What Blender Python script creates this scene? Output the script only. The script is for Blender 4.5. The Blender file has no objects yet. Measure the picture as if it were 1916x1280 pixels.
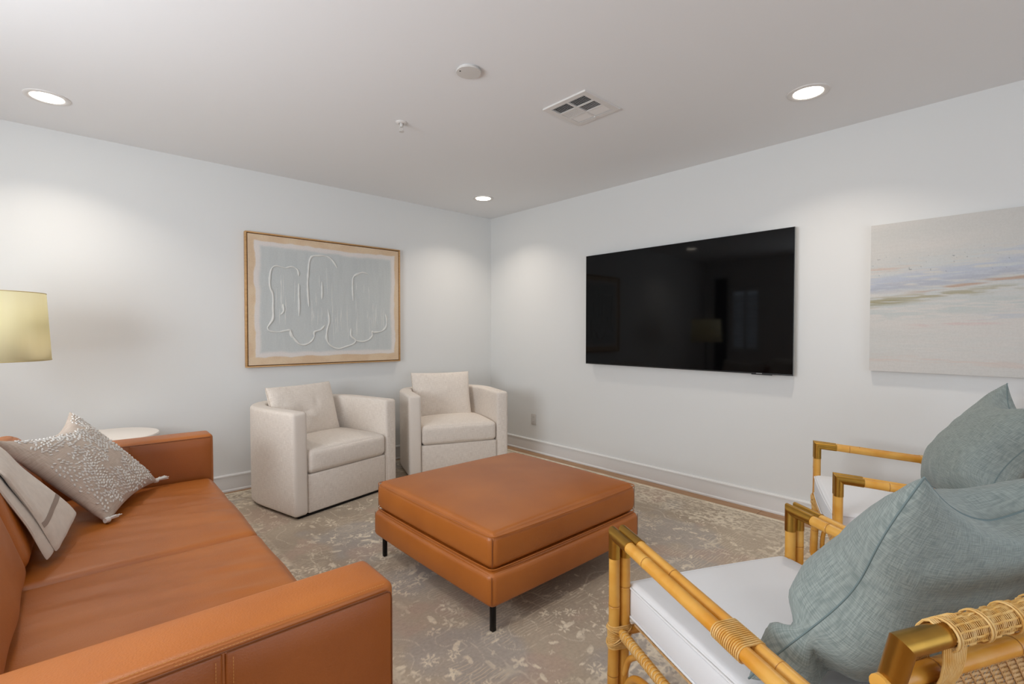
import bpy, bmesh, math, random
import numpy as np
from mathutils import Vector, Matrix, noise
random.seed(7); np.random.seed(7)
C = bpy.data.collections.new('room'); bpy.context.scene.collection.children.link(C)
PI = math.pi
X0, Y0, ZC = 3.774, 4.492, 2.639      # right wall plane, left wall plane, ceiling
XS, YB = -1.75, -2.6                  # window wall beside the sofa, wall behind the camera

# ------------------------------------------------------------------ camera, light, exposure
def setup():
    sc = bpy.context.scene
    pit, az, roll = math.radians(1.157), math.radians(47.486), math.radians(.0667)
    fw = Vector((math.cos(az)*math.cos(pit), math.sin(az)*math.cos(pit), -math.sin(pit)))
    rt = Vector((math.sin(az), -math.cos(az), 0)); up = rt.cross(fw)
    r2 = rt*math.cos(roll)+up*math.sin(roll); u2 = up*math.cos(roll)-rt*math.sin(roll)
    cd = bpy.data.cameras.new('camera'); cam = bpy.data.objects.new('camera', cd)
    sc.collection.objects.link(cam)
    M = Matrix.Identity(4)
    for i in range(3):
        M[i][0], M[i][1], M[i][2] = r2[i], u2[i], -fw[i]
    M[2][3] = 1.30
    cam.matrix_world = M
    cd.sensor_width = 36; cd.sensor_fit = 'HORIZONTAL'; cd.lens = 36*920/1916
    cd.clip_start = .02
    sc.camera = cam
    vs = sc.view_settings
    vs.view_transform = 'Standard'; vs.look = 'None'; vs.gamma = 1; vs.use_curve_mapping = False
    vs.exposure = -.06
    w = bpy.data.worlds.new('sky'); sc.world = w; w.use_nodes = True
    bg = w.node_tree.nodes['Background']; bg.inputs[0].default_value = (.72, .84, 1, 1); bg.inputs[1].default_value = 1.4
def area(name, loc, rot, sx, sy, power, col):
    l = bpy.data.lights.new(name, 'AREA'); l.shape = 'RECTANGLE'; l.size = sx; l.size_y = sy
    l.energy = power; l.color = col
    o = bpy.data.objects.new(name, l); o.location = loc; o.rotation_euler = rot
    bpy.context.scene.collection.objects.link(o); return o
setup()
# unseen fill light added behind the camera; daylight at the window beside the sofa
area('door_fill', (.9, YB+.10, 1.2), (PI/2+.28, 0, 0), 3.2, 1.9, 22, (.86, .935, 1))
area('daylight_window', (XS+.30, 1.75, 1.45), (PI/2+.27, 0, -PI/2), 1.6, 1.15, 72, (.88, .945, 1))
CAN = [(-.042, 3.889), (3.089, .927), (3.131, 3.845), (-.042, .93), (1.5, -1.7)]  # last one is unseen, added to light the room behind the camera
CAN_POWER = 5.1

# ------------------------------------------------------------------ materials
def s2l(c): return tuple((x/12.92 if x <= .04045 else ((x+.055)/1.055)**2.4) for x in [v/255 for v in c])
def mat(name, col, rough=.6, spec=.5, metal=0.0, var=0.0, vscale=6, bump=0.0, bscale=80, stretch=(1, 1, 1), col2=None, sheen=0, coords='Object', detail=4, bdist=.002):
    m = bpy.data.materials.new(name); m.use_nodes = True; nt = m.node_tree; b = nt.nodes['Principled BSDF']
    c = s2l(col); b.inputs['Base Color'].default_value = (*c, 1)
    b.inputs['Roughness'].default_value = rough; b.inputs['Specular IOR Level'].default_value = spec
    b.inputs['Metallic'].default_value = metal
    if sheen: b.inputs['Sheen Weight'].default_value = sheen
    tc = nt.nodes.new('ShaderNodeTexCoord'); mp = nt.nodes.new('ShaderNodeMapping')
    mp.inputs['Scale'].default_value = stretch; nt.links.new(tc.outputs[coords], mp.inputs['Vector'])
    if var or col2:
        n = nt.nodes.new('ShaderNodeTexNoise'); n.inputs['Scale'].default_value = vscale; n.inputs['Detail'].default_value = detail
        nt.links.new(mp.outputs[0], n.inputs['Vector'])
        r = nt.nodes.new('ShaderNodeValToRGB'); r.color_ramp.elements[0].position = .32; r.color_ramp.elements[1].position = .68
        if col2: a, z = s2l(col2), c
        else: a, z = tuple(x*(1-var) for x in c), tuple(min(1, x*(1+var)) for x in c)
        r.color_ramp.elements[0].color = (*a, 1); r.color_ramp.elements[1].color = (*z, 1)
        nt.links.new(n.outputs['Fac'], r.inputs[0]); nt.links.new(r.outputs[0], b.inputs['Base Color'])
        m['ramp'] = r.name
    if bump:
        n2 = nt.nodes.new('ShaderNodeTexNoise'); n2.inputs['Scale'].default_value = bscale; n2.inputs['Detail'].default_value = 5
        nt.links.new(mp.outputs[0], n2.inputs['Vector'])
        bp = nt.nodes.new('ShaderNodeBump'); bp.inputs['Strength'].default_value = bump; bp.inputs['Distance'].default_value = bdist
        nt.links.new(n2.outputs['Fac'], bp.inputs['Height']); nt.links.new(bp.outputs[0], b.inputs['Normal'])
    return m
def linen(name, col, col2, scale=260, bump=.5, rough=.95, mix=.55):
    """woven cloth: two crossed stretched noises for the threads, a broad one for the slubs"""
    m = bpy.data.materials.new(name); m.use_nodes = True; nt = m.node_tree; b = nt.nodes['Principled BSDF']
    b.inputs['Roughness'].default_value = rough; b.inputs['Specular IOR Level'].default_value = .15
    b.inputs['Sheen Weight'].default_value = .15
    uv = nt.nodes.new('ShaderNodeTexCoord'); outs = []
    for st in ((1, .07, 1), (.07, 1, 1)):
        mp = nt.nodes.new('ShaderNodeMapping'); mp.inputs['Scale'].default_value = st
        nt.links.new(uv.outputs['UV'], mp.inputs['Vector'])
        n = nt.nodes.new('ShaderNodeTexNoise'); n.inputs['Scale'].default_value = scale; n.inputs['Detail'].default_value = 2
        nt.links.new(mp.outputs[0], n.inputs['Vector']); outs.append(n.outputs['Fac'])
    ad = nt.nodes.new('ShaderNodeMath'); ad.operation = 'ADD'; nt.links.new(outs[0], ad.inputs[0]); nt.links.new(outs[1], ad.inputs[1])
    mr = nt.nodes.new('ShaderNodeMapRange'); mr.inputs['From Min'].default_value = 1-.22/mix*.55; mr.inputs['From Max'].default_value = 1+.22/mix*.55
    nt.links.new(ad.outputs[0], mr.inputs['Value'])
    mx = nt.nodes.new('ShaderNodeMix'); mx.data_type = 'RGBA'
    mx.inputs['A'].default_value = (*s2l(col2), 1); mx.inputs['B'].default_value = (*s2l(col), 1)
    nt.links.new(mr.outputs[0], mx.inputs['Factor']); nt.links.new(mx.outputs['Result'], b.inputs['Base Color'])
    bp = nt.nodes.new('ShaderNodeBump'); bp.inputs['Strength'].default_value = bump; bp.inputs['Distance'].default_value = .001
    nt.links.new(ad.outputs[0], bp.inputs['Height']); nt.links.new(bp.outputs[0], b.inputs['Normal'])
    return m
def emit(name, col, s):
    m = bpy.data.materials.new(name); m.use_nodes = True; nt = m.node_tree; b = nt.nodes['Principled BSDF']
    b.inputs['Base Color'].default_value = (*s2l(col), 1)
    b.inputs['Emission Color'].default_value = (*s2l(col), 1); b.inputs['Emission Strength'].default_value = s; return m
def attr_mat(name, attr, rough=.9, bump=.3, bscale=300, bdist=.001, var=.1, nscale=60):
    m = bpy.data.materials.new(name); m.use_nodes = True; nt = m.node_tree; b = nt.nodes['Principled BSDF']
    b.inputs['Roughness'].default_value = rough; b.inputs['Specular IOR Level'].default_value = .2
    a = nt.nodes.new('ShaderNodeAttribute'); a.attribute_name = attr
    tc = nt.nodes.new('ShaderNodeTexCoord'); n = nt.nodes.new('ShaderNodeTexNoise'); n.inputs['Scale'].default_value = nscale; n.inputs['Detail'].default_value = 6
    nt.links.new(tc.outputs['Object'], n.inputs['Vector'])
    mr = nt.nodes.new('ShaderNodeMapRange'); mr.inputs['From Min'].default_value = .3; mr.inputs['From Max'].default_value = .7
    mr.inputs['To Min'].default_value = 1-var; mr.inputs['To Max'].default_value = 1+var; nt.links.new(n.outputs['Fac'], mr.inputs['Value'])
    vm = nt.nodes.new('ShaderNodeVectorMath'); vm.operation = 'SCALE'; nt.links.new(a.outputs['Color'], vm.inputs[0]); nt.links.new(mr.outputs[0], vm.inputs['Scale'])
    nt.links.new(vm.outputs[0], b.inputs['Base Color'])
    n2 = nt.nodes.new('ShaderNodeTexNoise'); n2.inputs['Scale'].default_value = bscale; nt.links.new(tc.outputs['Object'], n2.inputs['Vector'])
    bp = nt.nodes.new('ShaderNodeBump'); bp.inputs['Strength'].default_value = bump; bp.inputs['Distance'].default_value = bdist
    nt.links.new(n2.outputs['Fac'], bp.inputs['Height']); nt.links.new(bp.outputs[0], b.inputs['Normal'])
    return m
M = {}
M['wall'] = mat('wall_paint', (228, 228, 226), .85, .2, bump=.06, bscale=220)
M['ceiling'] = mat('ceiling_paint', (235, 235, 235), .9, .1, bump=.06, bscale=160)
M['trim'] = mat('trim_paint', (233, 232, 230), .45, .4)
M['oak'] = mat('oak_board', (186, 148, 112), .5, .4, col2=(160, 120, 86), vscale=5, stretch=(9, .8, 1), bump=.15, bscale=40)
M['leather'] = mat('tan_leather', (179, 102, 32), .44, .62, col2=(163, 89, 23), vscale=3.2, bump=.28, bscale=260, detail=7)
M['leather_shaded'] = mat('tan_leather_shaded', (158, 85, 25), .43, .6, col2=(145, 75, 17), vscale=3.2, bump=.24, bscale=260, detail=7)  # darker copy of the leather: shade on the side faces put into the colour
M['stitch'] = mat('tan_thread', (192, 134, 72), .8)
M['seam'] = mat('seam_shadow_leather', (120, 66, 30), .6)
M['black_metal'] = mat('black_metal', (26, 22, 20), .45, .5, .6)
M['tweed'] = linen('oatmeal_weave', (240, 230, 219), (222, 210, 198), 330, .6)
M['teal'] = linen('blue_grey_linen', (152, 161, 157), (124, 135, 132), 420, .6, mix=.6)
M['teal_seam'] = mat('linen_seam', (112, 128, 129), .95)
M['white_cloth'] = mat('white_canvas', (228, 229, 231), .9, .15, bump=.15, bscale=400)
M['flax'] = linen('flax_cloth', (200, 184, 170), (180, 163, 148), 300, .5)
M['tuft'] = mat('white_yarn', (222, 218, 212), .95, .1, bump=.4, bscale=500)
M['wool'] = mat('pale_wool', (208, 197, 184), 1, .05, var=.05, vscale=30, bump=.5, bscale=350, sheen=.3)
M['wool_dark'] = mat('grey_wool_stripe', (158, 143, 132), 1, .05, bump=.5, bscale=350)
M['brass'] = mat('aged_brass', (180, 138, 62), .34, .5, 1.0, var=.12, vscale=14)
M['rattan'] = mat('rattan_cane', (228, 176, 88), .32, .5, col2=(210, 142, 44), vscale=5, stretch=(2, 2, 2), bump=.12, bscale=60, detail=3)
M['bind'] = mat('rattan_binding', (230, 194, 130), .42, .4, col2=(214, 162, 80), vscale=40, bump=.15, bscale=120)
M['cane'] = mat('woven_cane', (226, 190, 142), .6, .3, col2=(206, 162, 104), vscale=60)
M['node'] = mat('cane_knuckle', (172, 112, 44), .5)
M['screen'] = mat('dark_screen', (5, 5, 6), .05, .22)
M['bezel'] = mat('dark_bezel', (14, 14, 15), .35, .4)
M['silver'] = mat('silver_edge', (168, 167, 163), .5, .4, .2)
M['logo'] = mat('logo_grey', (150, 150, 150), .5)
M['maple'] = mat('pale_wood_frame', (206, 164, 112), .5, .4, col2=(192, 146, 94), vscale=10, stretch=(1, 1, 8))
M['white_plastic'] = mat('white_plastic', (224, 220, 216), .45, .4)
M['outlet'] = mat('outlet_plastic', (206, 202, 197), .4, .4)
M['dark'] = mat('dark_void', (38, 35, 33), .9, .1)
M['can'] = emit('lamp_glow', (255, 244, 226), 9.0)
M['shade'] = mat('cream_shade', (246, 242, 216), .85, .1, col2=(236, 229, 194), vscale=3, stretch=(4, 4, .4), bump=.2, bscale=200)
def translucent(m, k, col):
    nt = m.node_tree; b = nt.nodes['Principled BSDF']; o = nt.nodes['Material Output']
    tr = nt.nodes.new('ShaderNodeBsdfTranslucent'); tr.inputs[0].default_value = (*s2l(col), 1); mx = nt.nodes.new('ShaderNodeMixShader'); mx.inputs[0].default_value = k
    nt.links.new(b.outputs[0], mx.inputs[1]); nt.links.new(tr.outputs[0], mx.inputs[2]); nt.links.new(mx.outputs[0], o.inputs[0])
translucent(M['shade'], .55, (244, 239, 212))
M['table'] = mat('white_stone', (236, 228, 220), .4, .4)
M['curtain'] = mat('dark_curtain', (58, 56, 58), .9, .1)
M['impasto'] = mat('thick_white_paint', (226, 225, 220), .5, .4, bump=.3, bscale=90)
def glass():
    m = bpy.data.materials.new('clear_glass'); m.use_nodes = True; nt = m.node_tree; nt.nodes.clear()
    o = nt.nodes.new('ShaderNodeOutputMaterial'); t = nt.nodes.new('ShaderNodeBsdfTransparent'); g = nt.nodes.new('ShaderNodeBsdfGlossy')
    g.inputs['Roughness'].default_value = .02; mx = nt.nodes.new('ShaderNodeMixShader'); mx.inputs[0].default_value = .07
    nt.links.new(t.outputs[0], mx.inputs[1]); nt.links.new(g.outputs[0], mx.inputs[2]); nt.links.new(mx.outputs[0], o.inputs[0]); return m
M['glass'] = glass()

# ------------------------------------------------------------------ mesh helpers
class MB:
    def __init__(s): s.v = []; s.f = []; s.uv = None
    def add(s, v, f):
        o = len(s.v); s.v += [tuple(p) for p in v]; s.f += [tuple(i+o for i in q) for q in f]; return s
    def box(s, a, b):
        x0, y0, z0 = a; x1, y1, z1 = b
        v = [(x0,y0,z0),(x1,y0,z0),(x1,y1,z0),(x0,y1,z0),(x0,y0,z1),(x1,y0,z1),(x1,y1,z1),(x0,y1,z1)]
        return s.add(v, [(0,3,2,1),(4,5,6,7),(0,1,5,4),(1,2,6,5),(2,3,7,6),(3,0,4,7)])
    def tube(s, pts, r, n=12, closed=False, cap=True, sq=None):
        pts = [Vector(p) for p in pts]; m = len(pts); rs = r if hasattr(r, '__len__') else [r]*m
        T = []
        for i in range(m):
            a = pts[(i-1) % m] if (closed or i > 0) else pts[i]; b = pts[(i+1) % m] if (closed or i < m-1) else pts[i]
            T.append((b-a).normalized())
        ref = Vector((0, 0, 1)) if abs(T[0].z) < .9 else Vector((1, 0, 0))
        N = (ref-T[0]*ref.dot(T[0])).normalized(); V = []; F = []
        for i in range(m):
            N = (N-T[i]*N.dot(T[i])).normalized(); B = T[i].cross(N)
            for k in range(n):
                a = 2*PI*k/n; V.append(pts[i]+(N*math.cos(a)+B*math.sin(a)*(sq or 1))*rs[i])
        L = m if closed else m-1
        for i in range(L):
            j = (i+1) % m
            for k in range(n):
                l = (k+1) % n; F.append((i*n+k, i*n+l, j*n+l, j*n+k))
        if cap and not closed:
            F.append(tuple(range(n))[::-1]); F.append(tuple((m-1)*n+k for k in range(n)))
        return s.add(V, F)
    def lathe(s, prof, c=(0, 0, 0), n=40, cap=True):
        V = []; F = []; m = len(prof)
        for (r, z) in prof:
            for k in range(n):
                a = 2*PI*k/n; V.append((c[0]+r*math.cos(a), c[1]+r*math.sin(a), c[2]+z))
        for i in range(m-1):
            for k in range(n):
                l = (k+1) % n; F.append((i*n+k, i*n+l, (i+1)*n+l, (i+1)*n+k))
        if cap: F.append(tuple(range(n))[::-1]); F.append(tuple((m-1)*n+k for k in range(n)))
        return s.add(V, F)
    def prism(s, poly, z0, z1):
        n = len(poly); V = [(x, y, z0) for x, y in poly]+[(x, y, z1) for x, y in poly]
        F = [tuple(range(n))[::-1], tuple(range(n, 2*n))]+[(i, (i+1) % n, n+(i+1) % n, n+i) for i in range(n)]
        return s.add(V, F)
    def obj(s, name, m, parent=None, smooth=True, angle=40, bevel=0, seg=3, kind=None, label=None):
        me = bpy.data.meshes.new(name); me.from_pydata(s.v, [], s.f); me.update()
        if s.uv is not None:
            l = me.uv_layers.new(name='UVMap'); idx = np.empty(len(me.loops), dtype=np.int32); me.loops.foreach_get('vertex_index', idx)
            l.data.foreach_set('uv', np.array(s.uv, dtype=np.float32)[idx].ravel())
        if smooth:
            me.polygons.foreach_set('use_smooth', [True]*len(me.polygons))
            if angle < 180: me.set_sharp_from_angle(angle=math.radians(angle))
        me.materials.append(m)
        o = bpy.data.objects.new(name, me); C.objects.link(o)
        if parent: o.parent = parent
        if bevel:
            md = o.modifiers.new('bevel', 'BEVEL'); md.width = bevel; md.segments = seg; md.limit_method = 'ANGLE'; md.angle_limit = math.radians(35)
            md.harden_normals = False
            me.polygons.foreach_set('use_smooth', [True]*len(me.polygons))
            me.set_sharp_from_angle(angle=math.radians(180))
        if kind: o['kind'] = kind
        if label: o['label'] = label
        return o
def softbox(a, b, c, r, res=.03, puff=(0, 0, 0), k=4, fn=None):
    """rounded box of half extents a,b,c with crowned faces; returns MB with box-mapped UV"""
    def axis(h):
        xs = [-h+r*(1-math.cos(PI/2*i/k)) for i in range(k)]
        n = max(2, int((2*h-2*r)/res)); mid = [-h+r+(2*h-2*r)*i/n for i in range(n+1)]
        return xs+mid+[-x for x in xs[::-1]]
    A = [axis(a), axis(b), axis(c)]; H = (a, b, c); mb = MB(); uv = []
    key = {}
    def vert(p, ax):
        q = [max(-H[i]+r, min(H[i]-r, p[i])) for i in range(3)]
        d = [p[i]-q[i] for i in range(3)]; L = math.sqrt(sum(x*x for x in d))
        if L > 0: d = [x*r/L for x in d]
        o = [q[i]+d[i] for i in range(3)]
        u = [p[i]/H[i] for i in range(3)]
        for i in range(3):
            j, l = (i+1) % 3, (i+2) % 3
            w = (1-u[j]**2)**.6*(1-u[l]**2)**.6 if abs(u[j]) < 1 and abs(u[l]) < 1 else 0
            o[i] += u[i]*puff[i]*w
        if fn: o = fn(o, u)
        return o
    for ax in range(3):
        j, l = (ax+1) % 3, (ax+2) % 3
        for sg in (-1, 1):
            base = len(mb.v); nj, nl = len(A[j]), len(A[l])
            for y in A[j]:
                for z in A[l]:
                    p = [0, 0, 0]; p[ax] = sg*H[ax]; p[j] = y; p[l] = z
                    mb.v.append(tuple(vert(p, ax))); uv.append((y, z))
            for i in range(nj-1):
                for q in range(nl-1):
                    f = (base+i*nl+q, base+(i+1)*nl+q, base+(i+1)*nl+q+1, base+i*nl+q+1)
                    mb.f.append(f if sg > 0 else f[::-1])
    mb.uv = uv
    return mb
def weld(o, d=1e-5):
    bm = bmesh.new(); bm.from_mesh(o.data); bmesh.ops.remove_doubles(bm, verts=bm.verts, dist=d); bm.to_mesh(o.data); bm.free()
    o.data.polygons.foreach_set('use_smooth', [True]*len(o.data.polygons)); return o
def pillow(w, h, t, n=44, ear=.07, fn=None, amp=.006, seed=0, sharp=.42):
    """two-faced cushion standing in the x-z plane, y = thickness"""
    mb = MB(); uv = []
    rim = []
    for sg in (-1, 1):
        base = len(mb.v)
        for i in range(n+1):
            for j in range(n+1):
                u = -math.cos(PI*i/n); v = -math.cos(PI*j/n)
                x = w/2*u*(1-ear*(1-v*v)); z = h/2*v*(1-ear*(1-u*u))
                e = max(0, (1-u*u)*(1-v*v))**sharp
                y = sg*t/2*e
                f = noise.noise(Vector((x*6+seed, z*6, sg*3)))*amp*1.5+noise.noise(Vector((x*15+seed, z*15, sg*3+9)))*amp*.6
                ang = math.atan2(abs(u)-1.05, abs(v)-1.05); cr = max(0, (abs(u)*abs(v))-.25)
                f += math.sin(ang*26)*amp*.9*cr
                y += sg*f*min(1, e*1.6)
                p = (x, y, z)
                if fn: p = fn(p, u, v, sg)
                mb.v.append(tuple(p)); uv.append((x, z))
        for i in range(n):
            for j in range(n):
                f = (base+i*(n+1)+j, base+(i+1)*(n+1)+j, base+(i+1)*(n+1)+j+1, base+i*(n+1)+j+1)
                mb.f.append(f if sg < 0 else f[::-1])
    mb.uv = uv
    idx = [i*(n+1) for i in range(n+1)]+[n*(n+1)+j for j in range(1, n+1)]+[i*(n+1)+n for i in range(n-1, -1, -1)]+[j for j in range(n-1, 0, -1)]
    rim = [mb.v[i] for i in idx]
    return mb, rim
def tag(o, label=None, cat=None, group=None, kind=None):
    if label: o['label'] = label
    if cat: o['category'] = cat
    if group: o['group'] = group
    if kind: o['kind'] = kind
    return o
def thing(name, label, cat, loc=(0, 0, 0), rz=0, group=None):
    o = bpy.data.objects.new(name, None); C.objects.link(o); o.location = loc; o.rotation_euler = (0, 0, rz); o.empty_display_size = .1
    return tag(o, label, cat, group)
def struct(mb, name, m, **k):
    return tag(mb.obj(name, m, **k), kind='structure')
def share(name, me, parent, loc, rz=0):
    o = bpy.data.objects.new(name, me); C.objects.link(o); o.parent = parent; o.location = loc; o.rotation_euler = (0, 0, rz); return o

# ------------------------------------------------------------------ room shell
T = .12
fl = struct(MB().box((XS-T, YB-T, -.12), (X0+T, Y0+T, -.012)), 'floor', M['oak'], smooth=False)
pw, pl = .142, 1.55
plank_mb = MB().box((.0012, .0012, -.0119), (pw-.0012, pl-.0012, 0)); proto = None
ix = 0; x = X0-.001-pw
while x > XS:
    off = (ix*.47) % 1*pl; y = Y0-pl+off if off < .01 else Y0-off
    ys = []; yy = Y0
    first = pl-off if off > .3 else pl
    yy = Y0-first
    while yy > YB-.2:
        ys.append(yy); yy -= pl
    for yv in ys:
        if proto is None:
            proto = plank_mb.obj('plank', M['oak'], fl, smooth=False); proto.location = (x, yv, 0)
        else: share('plank', proto.data, fl, (x, yv, 0))
    ix += 1; x -= pw
struct(MB().box((XS-T, YB-T, ZC), (X0+T, Y0+T, ZC+.12)), 'ceiling', M['ceiling'], smooth=False)
struct(MB().box((XS-T, Y0, -.12), (X0+T, Y0+T, ZC)), 'wall_left', M['wall'], smooth=False)
struct(MB().box((X0, YB-T, -.12), (X0+T, Y0, ZC)), 'wall_right', M['wall'], smooth=False)
# wall behind the camera with an added door for the fill light, wall beside the sofa with two windows
def holed(name, axis, pos, lo, hi, holes):
    mb = MB(); xs = sorted([lo, hi]+[h[0] for h in holes]+[h[1] for h in holes])
    def put(a, b, z0, z1):
        if axis == 'y': mb.box((a, pos-T, z0), (b, pos, z1))
        else: mb.box((pos-T, a, z0), (pos, b, z1))
    for a, b in zip(xs, xs[1:]):
        h = [q for q in holes if q[0] <= a+1e-6 and q[1] >= b-1e-6]
        if h:
            if h[0][2] > 0: put(a, b, -.12, h[0][2])
            put(a, b, h[0][3], ZC)
        else: put(a, b, -.12, ZC)
    return struct(mb, name, M['wall'], smooth=False)
holed('wall_back', 'y', YB, XS-T, X0, [(-.8, 2.6, 0, 2.3)])
holed('wall_side', 'x', XS, YB, Y0, [(.9, 2.6, .85, 2.1), (3.48, 4.02, .95, 2.1)])
def frame_y(mb, x0, x1, z0, z1, y, w=.06, d=.06):
    mb.box((x0, y-d, z0), (x0+w, y, z1)); mb.box((x1-w, y-d, z0), (x1, y, z1)); mb.box((x0+w, y-d, z1-w), (x1-w, y, z1)); mb.box((x0+w, y-d, z0), (x1-w, y, z0+w))
def frame_x(mb, y0, y1, z0, z1, x, w=.05, d=.06):
    mb.box((x-d, y0, z0), (x, y0+w, z1)); mb.box((x-d, y1-w, z0), (x, y1, z1)); mb.box((x-d, y0+w, z1-w), (x, y1-w, z1)); mb.box((x-d, y0+w, z0), (x, y1-w, z0+w))
mb = MB()
for a, b in ((-.8, .9), (.9, 2.6)): frame_y(mb, a+.003, b-.003, .01, 2.297, YB-.02)
d1 = struct(mb, 'added_door_1', M['trim'], smooth=False)  # unseen door, added as the opening for the fill light
for a, b in ((-.73, .83), (.97, 2.53)): MB().box((a, YB-.055, .075), (b, YB-.045, 2.23)).obj('pane', M['glass'], d1, smooth=False)
for i, (a, b, z0, z1) in enumerate([(.9, 2.6, .85, 2.1), (3.48, 4.02, .95, 2.1)]):
    mb = MB(); frame_x(mb, a+.003, b-.003, z0+.003, z1-.003, XS-.03)
    m_ = (a+b)/2; mb.box((XS-.09, m_-.02, z0+.053), (XS-.03, m_+.02, z1-.053))
    w = struct(mb, 'window_%d' % (i+1), M['trim'], smooth=False)
    MB().box((XS-.075, a+.06, z0+.06), (XS-.07, b-.06, z1-.06)).obj('pane', M['glass'], w, smooth=False)
    if i == 1:
        sl = None; z = z0+.08
        while z < z1-.08:
            for (p, q) in ((a+.055, m_-.022), (m_+.022, b-.055)):
                if sl is None:
                    L = q-p; v = MB().box((-.028, 0, -.003), (.028, L, .003))
                    v.v = [(X*math.cos(.6)-Z*math.sin(.6), Y, X*math.sin(.6)+Z*math.cos(.6)) for X, Y, Z in v.v]
                    sl = v.obj('shutter_slat', M['trim'], w, smooth=False); sl.location = (XS-.025, p, z)
                else: share('shutter_slat', sl.data, w, (XS-.025, p, z))
            z += .062
# baseboards: flat board, cap bead, shoe moulding
def baseboard(name, x0, x1, along, wall, sgn):
    mb = MB()
    prof = [(0, 0), (.022, 0), (.022, .010), (.016, .017), (.013, .018), (.013, .118), (.019, .121), (.019, .130), (.012, .137), (0, .139)]
    n = len(prof); V = []
    for t in (x0, x1):
        for d, z in prof: V.append((t, wall-sgn*d, z+.0005) if along == 'x' else (wall-sgn*d, t, z+.0005))
    F = [tuple(range(n)), tuple(range(n, 2*n))[::-1]]+[(i, n+i, n+(i+1) % n, (i+1) % n) for i in range(n)]
    mb.add(V, F); return struct(mb, name, M['trim'], smooth=False)
baseboard('baseboard_left', XS, X0-.001, 'x', Y0, 1)
baseboard('baseboard_right', YB, Y0-.023, 'y', X0, 1)
baseboard('baseboard_side', YB, Y0-.023, 'y', XS, -1)

# ------------------------------------------------------------------ ceiling fittings
def can(x, y, label):
    t = thing('recessed_light', label, 'ceiling light', (x, y, ZC), 0, 'recessed ceiling lights')
    MB().lathe([(.104, 0), (.103, -.004), (.096, -.007), (.080, -.006), (.074, -.002), (.074, 0)], n=48, cap=False).obj('trim_ring', M['white_plastic'], t)
    MB().lathe([(.0738, -.0005), (.0738, -.0035), (.001, -.0045)], n=48).obj('diffuser', M['can'], t)
    l = bpy.data.lights.new('lamp', 'AREA'); l.shape = 'DISK'; l.size = .13; l.energy = CAN_POWER; l.color = (1, .90, .79); l.spread = math.radians(120)
    o = bpy.data.objects.new('light_source', l); o.parent = t; o.location = (0, 0, -.012); C.objects.link(o)
can(*CAN[0], 'round recessed ceiling light above the sofa side, leftmost in the photo')
can(*CAN[1], 'round recessed ceiling light nearest the wall with the television, on the right')
can(*CAN[2], 'small-looking recessed ceiling light near the far corner of the room')
can(*CAN[3], 'recessed ceiling light directly above the camera')
can(*CAN[4], 'unseen recessed ceiling light added for light behind the camera')
t = thing('smoke_detector', 'round white smoke detector cover flat on the ceiling', 'smoke detector', (1.552, 2.023, ZC))
MB().lathe([(.056, 0), (.056, -.005), (.050, -.006)], n=48).obj('base_plate', M['white_plastic'], t)
MB().lathe([(.062, -.0062), (.064, -.008), (.064, -.013), (.062, -.0155), (.050, -.0165), (.001, -.0168)], n=48).obj('cover', M['outlet'], t)
MB().lathe([(.004, 0), (.004, -.002), (.001, -.003)], (-.045, .012, -.0158), 12).obj('indicator', M['dark'], t)
t = thing('fire_sprinkler', 'small white pendent fire sprinkler on the ceiling', 'sprinkler', (1.62, 2.815, ZC))
MB().lathe([(.036, 0), (.036, -.003), (.030, -.008), (.018, -.010), (.013, -.004)], n=32).obj('escutcheon', M['white_plastic'], t)
MB().lathe([(.011, -.006), (.011, -.026), (.008, -.030), (.001, -.030)], n=20).obj('body', M['outlet'], t)
mb = MB()
for s in (-1, 1): mb.tube([(s*.009, 0, -.028), (s*.012, 0, -.038), (s*.009, 0, -.050), (s*.003, 0, -.056)], .0022, 8)
mb.obj('yoke', M['outlet'], t)
MB().lathe([(.004, -.056), (.016, -.058), (.016, -.0605), (.001, -.061)], n=20).obj('deflector', M['outlet'], t)
# air vent
vx0, vx1, vy0, vy1 = 2.146, 2.479, 1.748, 2.070
t = thing('air_vent', 'square white ceiling air vent with six louvred sections', 'air vent', ((vx0+vx1)/2, (vy0+vy1)/2, ZC))
hx, hy = (vx1-vx0)/2, (vy1-vy0)/2; fw_ = .036
mb = MB()
for (a, b) in (((-hx, -hy), (hx, -hy+fw_)), ((-hx, hy-fw_), (hx, hy)), ((-hx, -hy+fw_), (-hx+fw_, hy-fw_)), ((hx-fw_, -hy+fw_), (hx, hy-fw_))):
    mb.box((a[0], a[1], -.010), (b[0], b[1], -.0003))
mb.box((-.006, -hy+fw_, -.0105), (.006, hy-fw_, -.0015)) if False else None
ix_, iy_ = hx-fw_, hy-fw_
mb.box((-ix_, -.006, -.0095), (ix_, .006, -.001))
for s in (-1, 1):
    for q in ((-iy_, -.006), (.006, iy_)):
        mb.box((s*ix_/3-.005, q[0], -.0095), (s*ix_/3+.005, q[1], -.001))
mb.obj('frame', M['white_plastic'], t, smooth=False)
MB().box((-ix_+.001, -iy_+.001, -.0012), (ix_-.001, iy_-.001, -.0004)).obj('backing', M['dark'], t, smooth=False)
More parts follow.
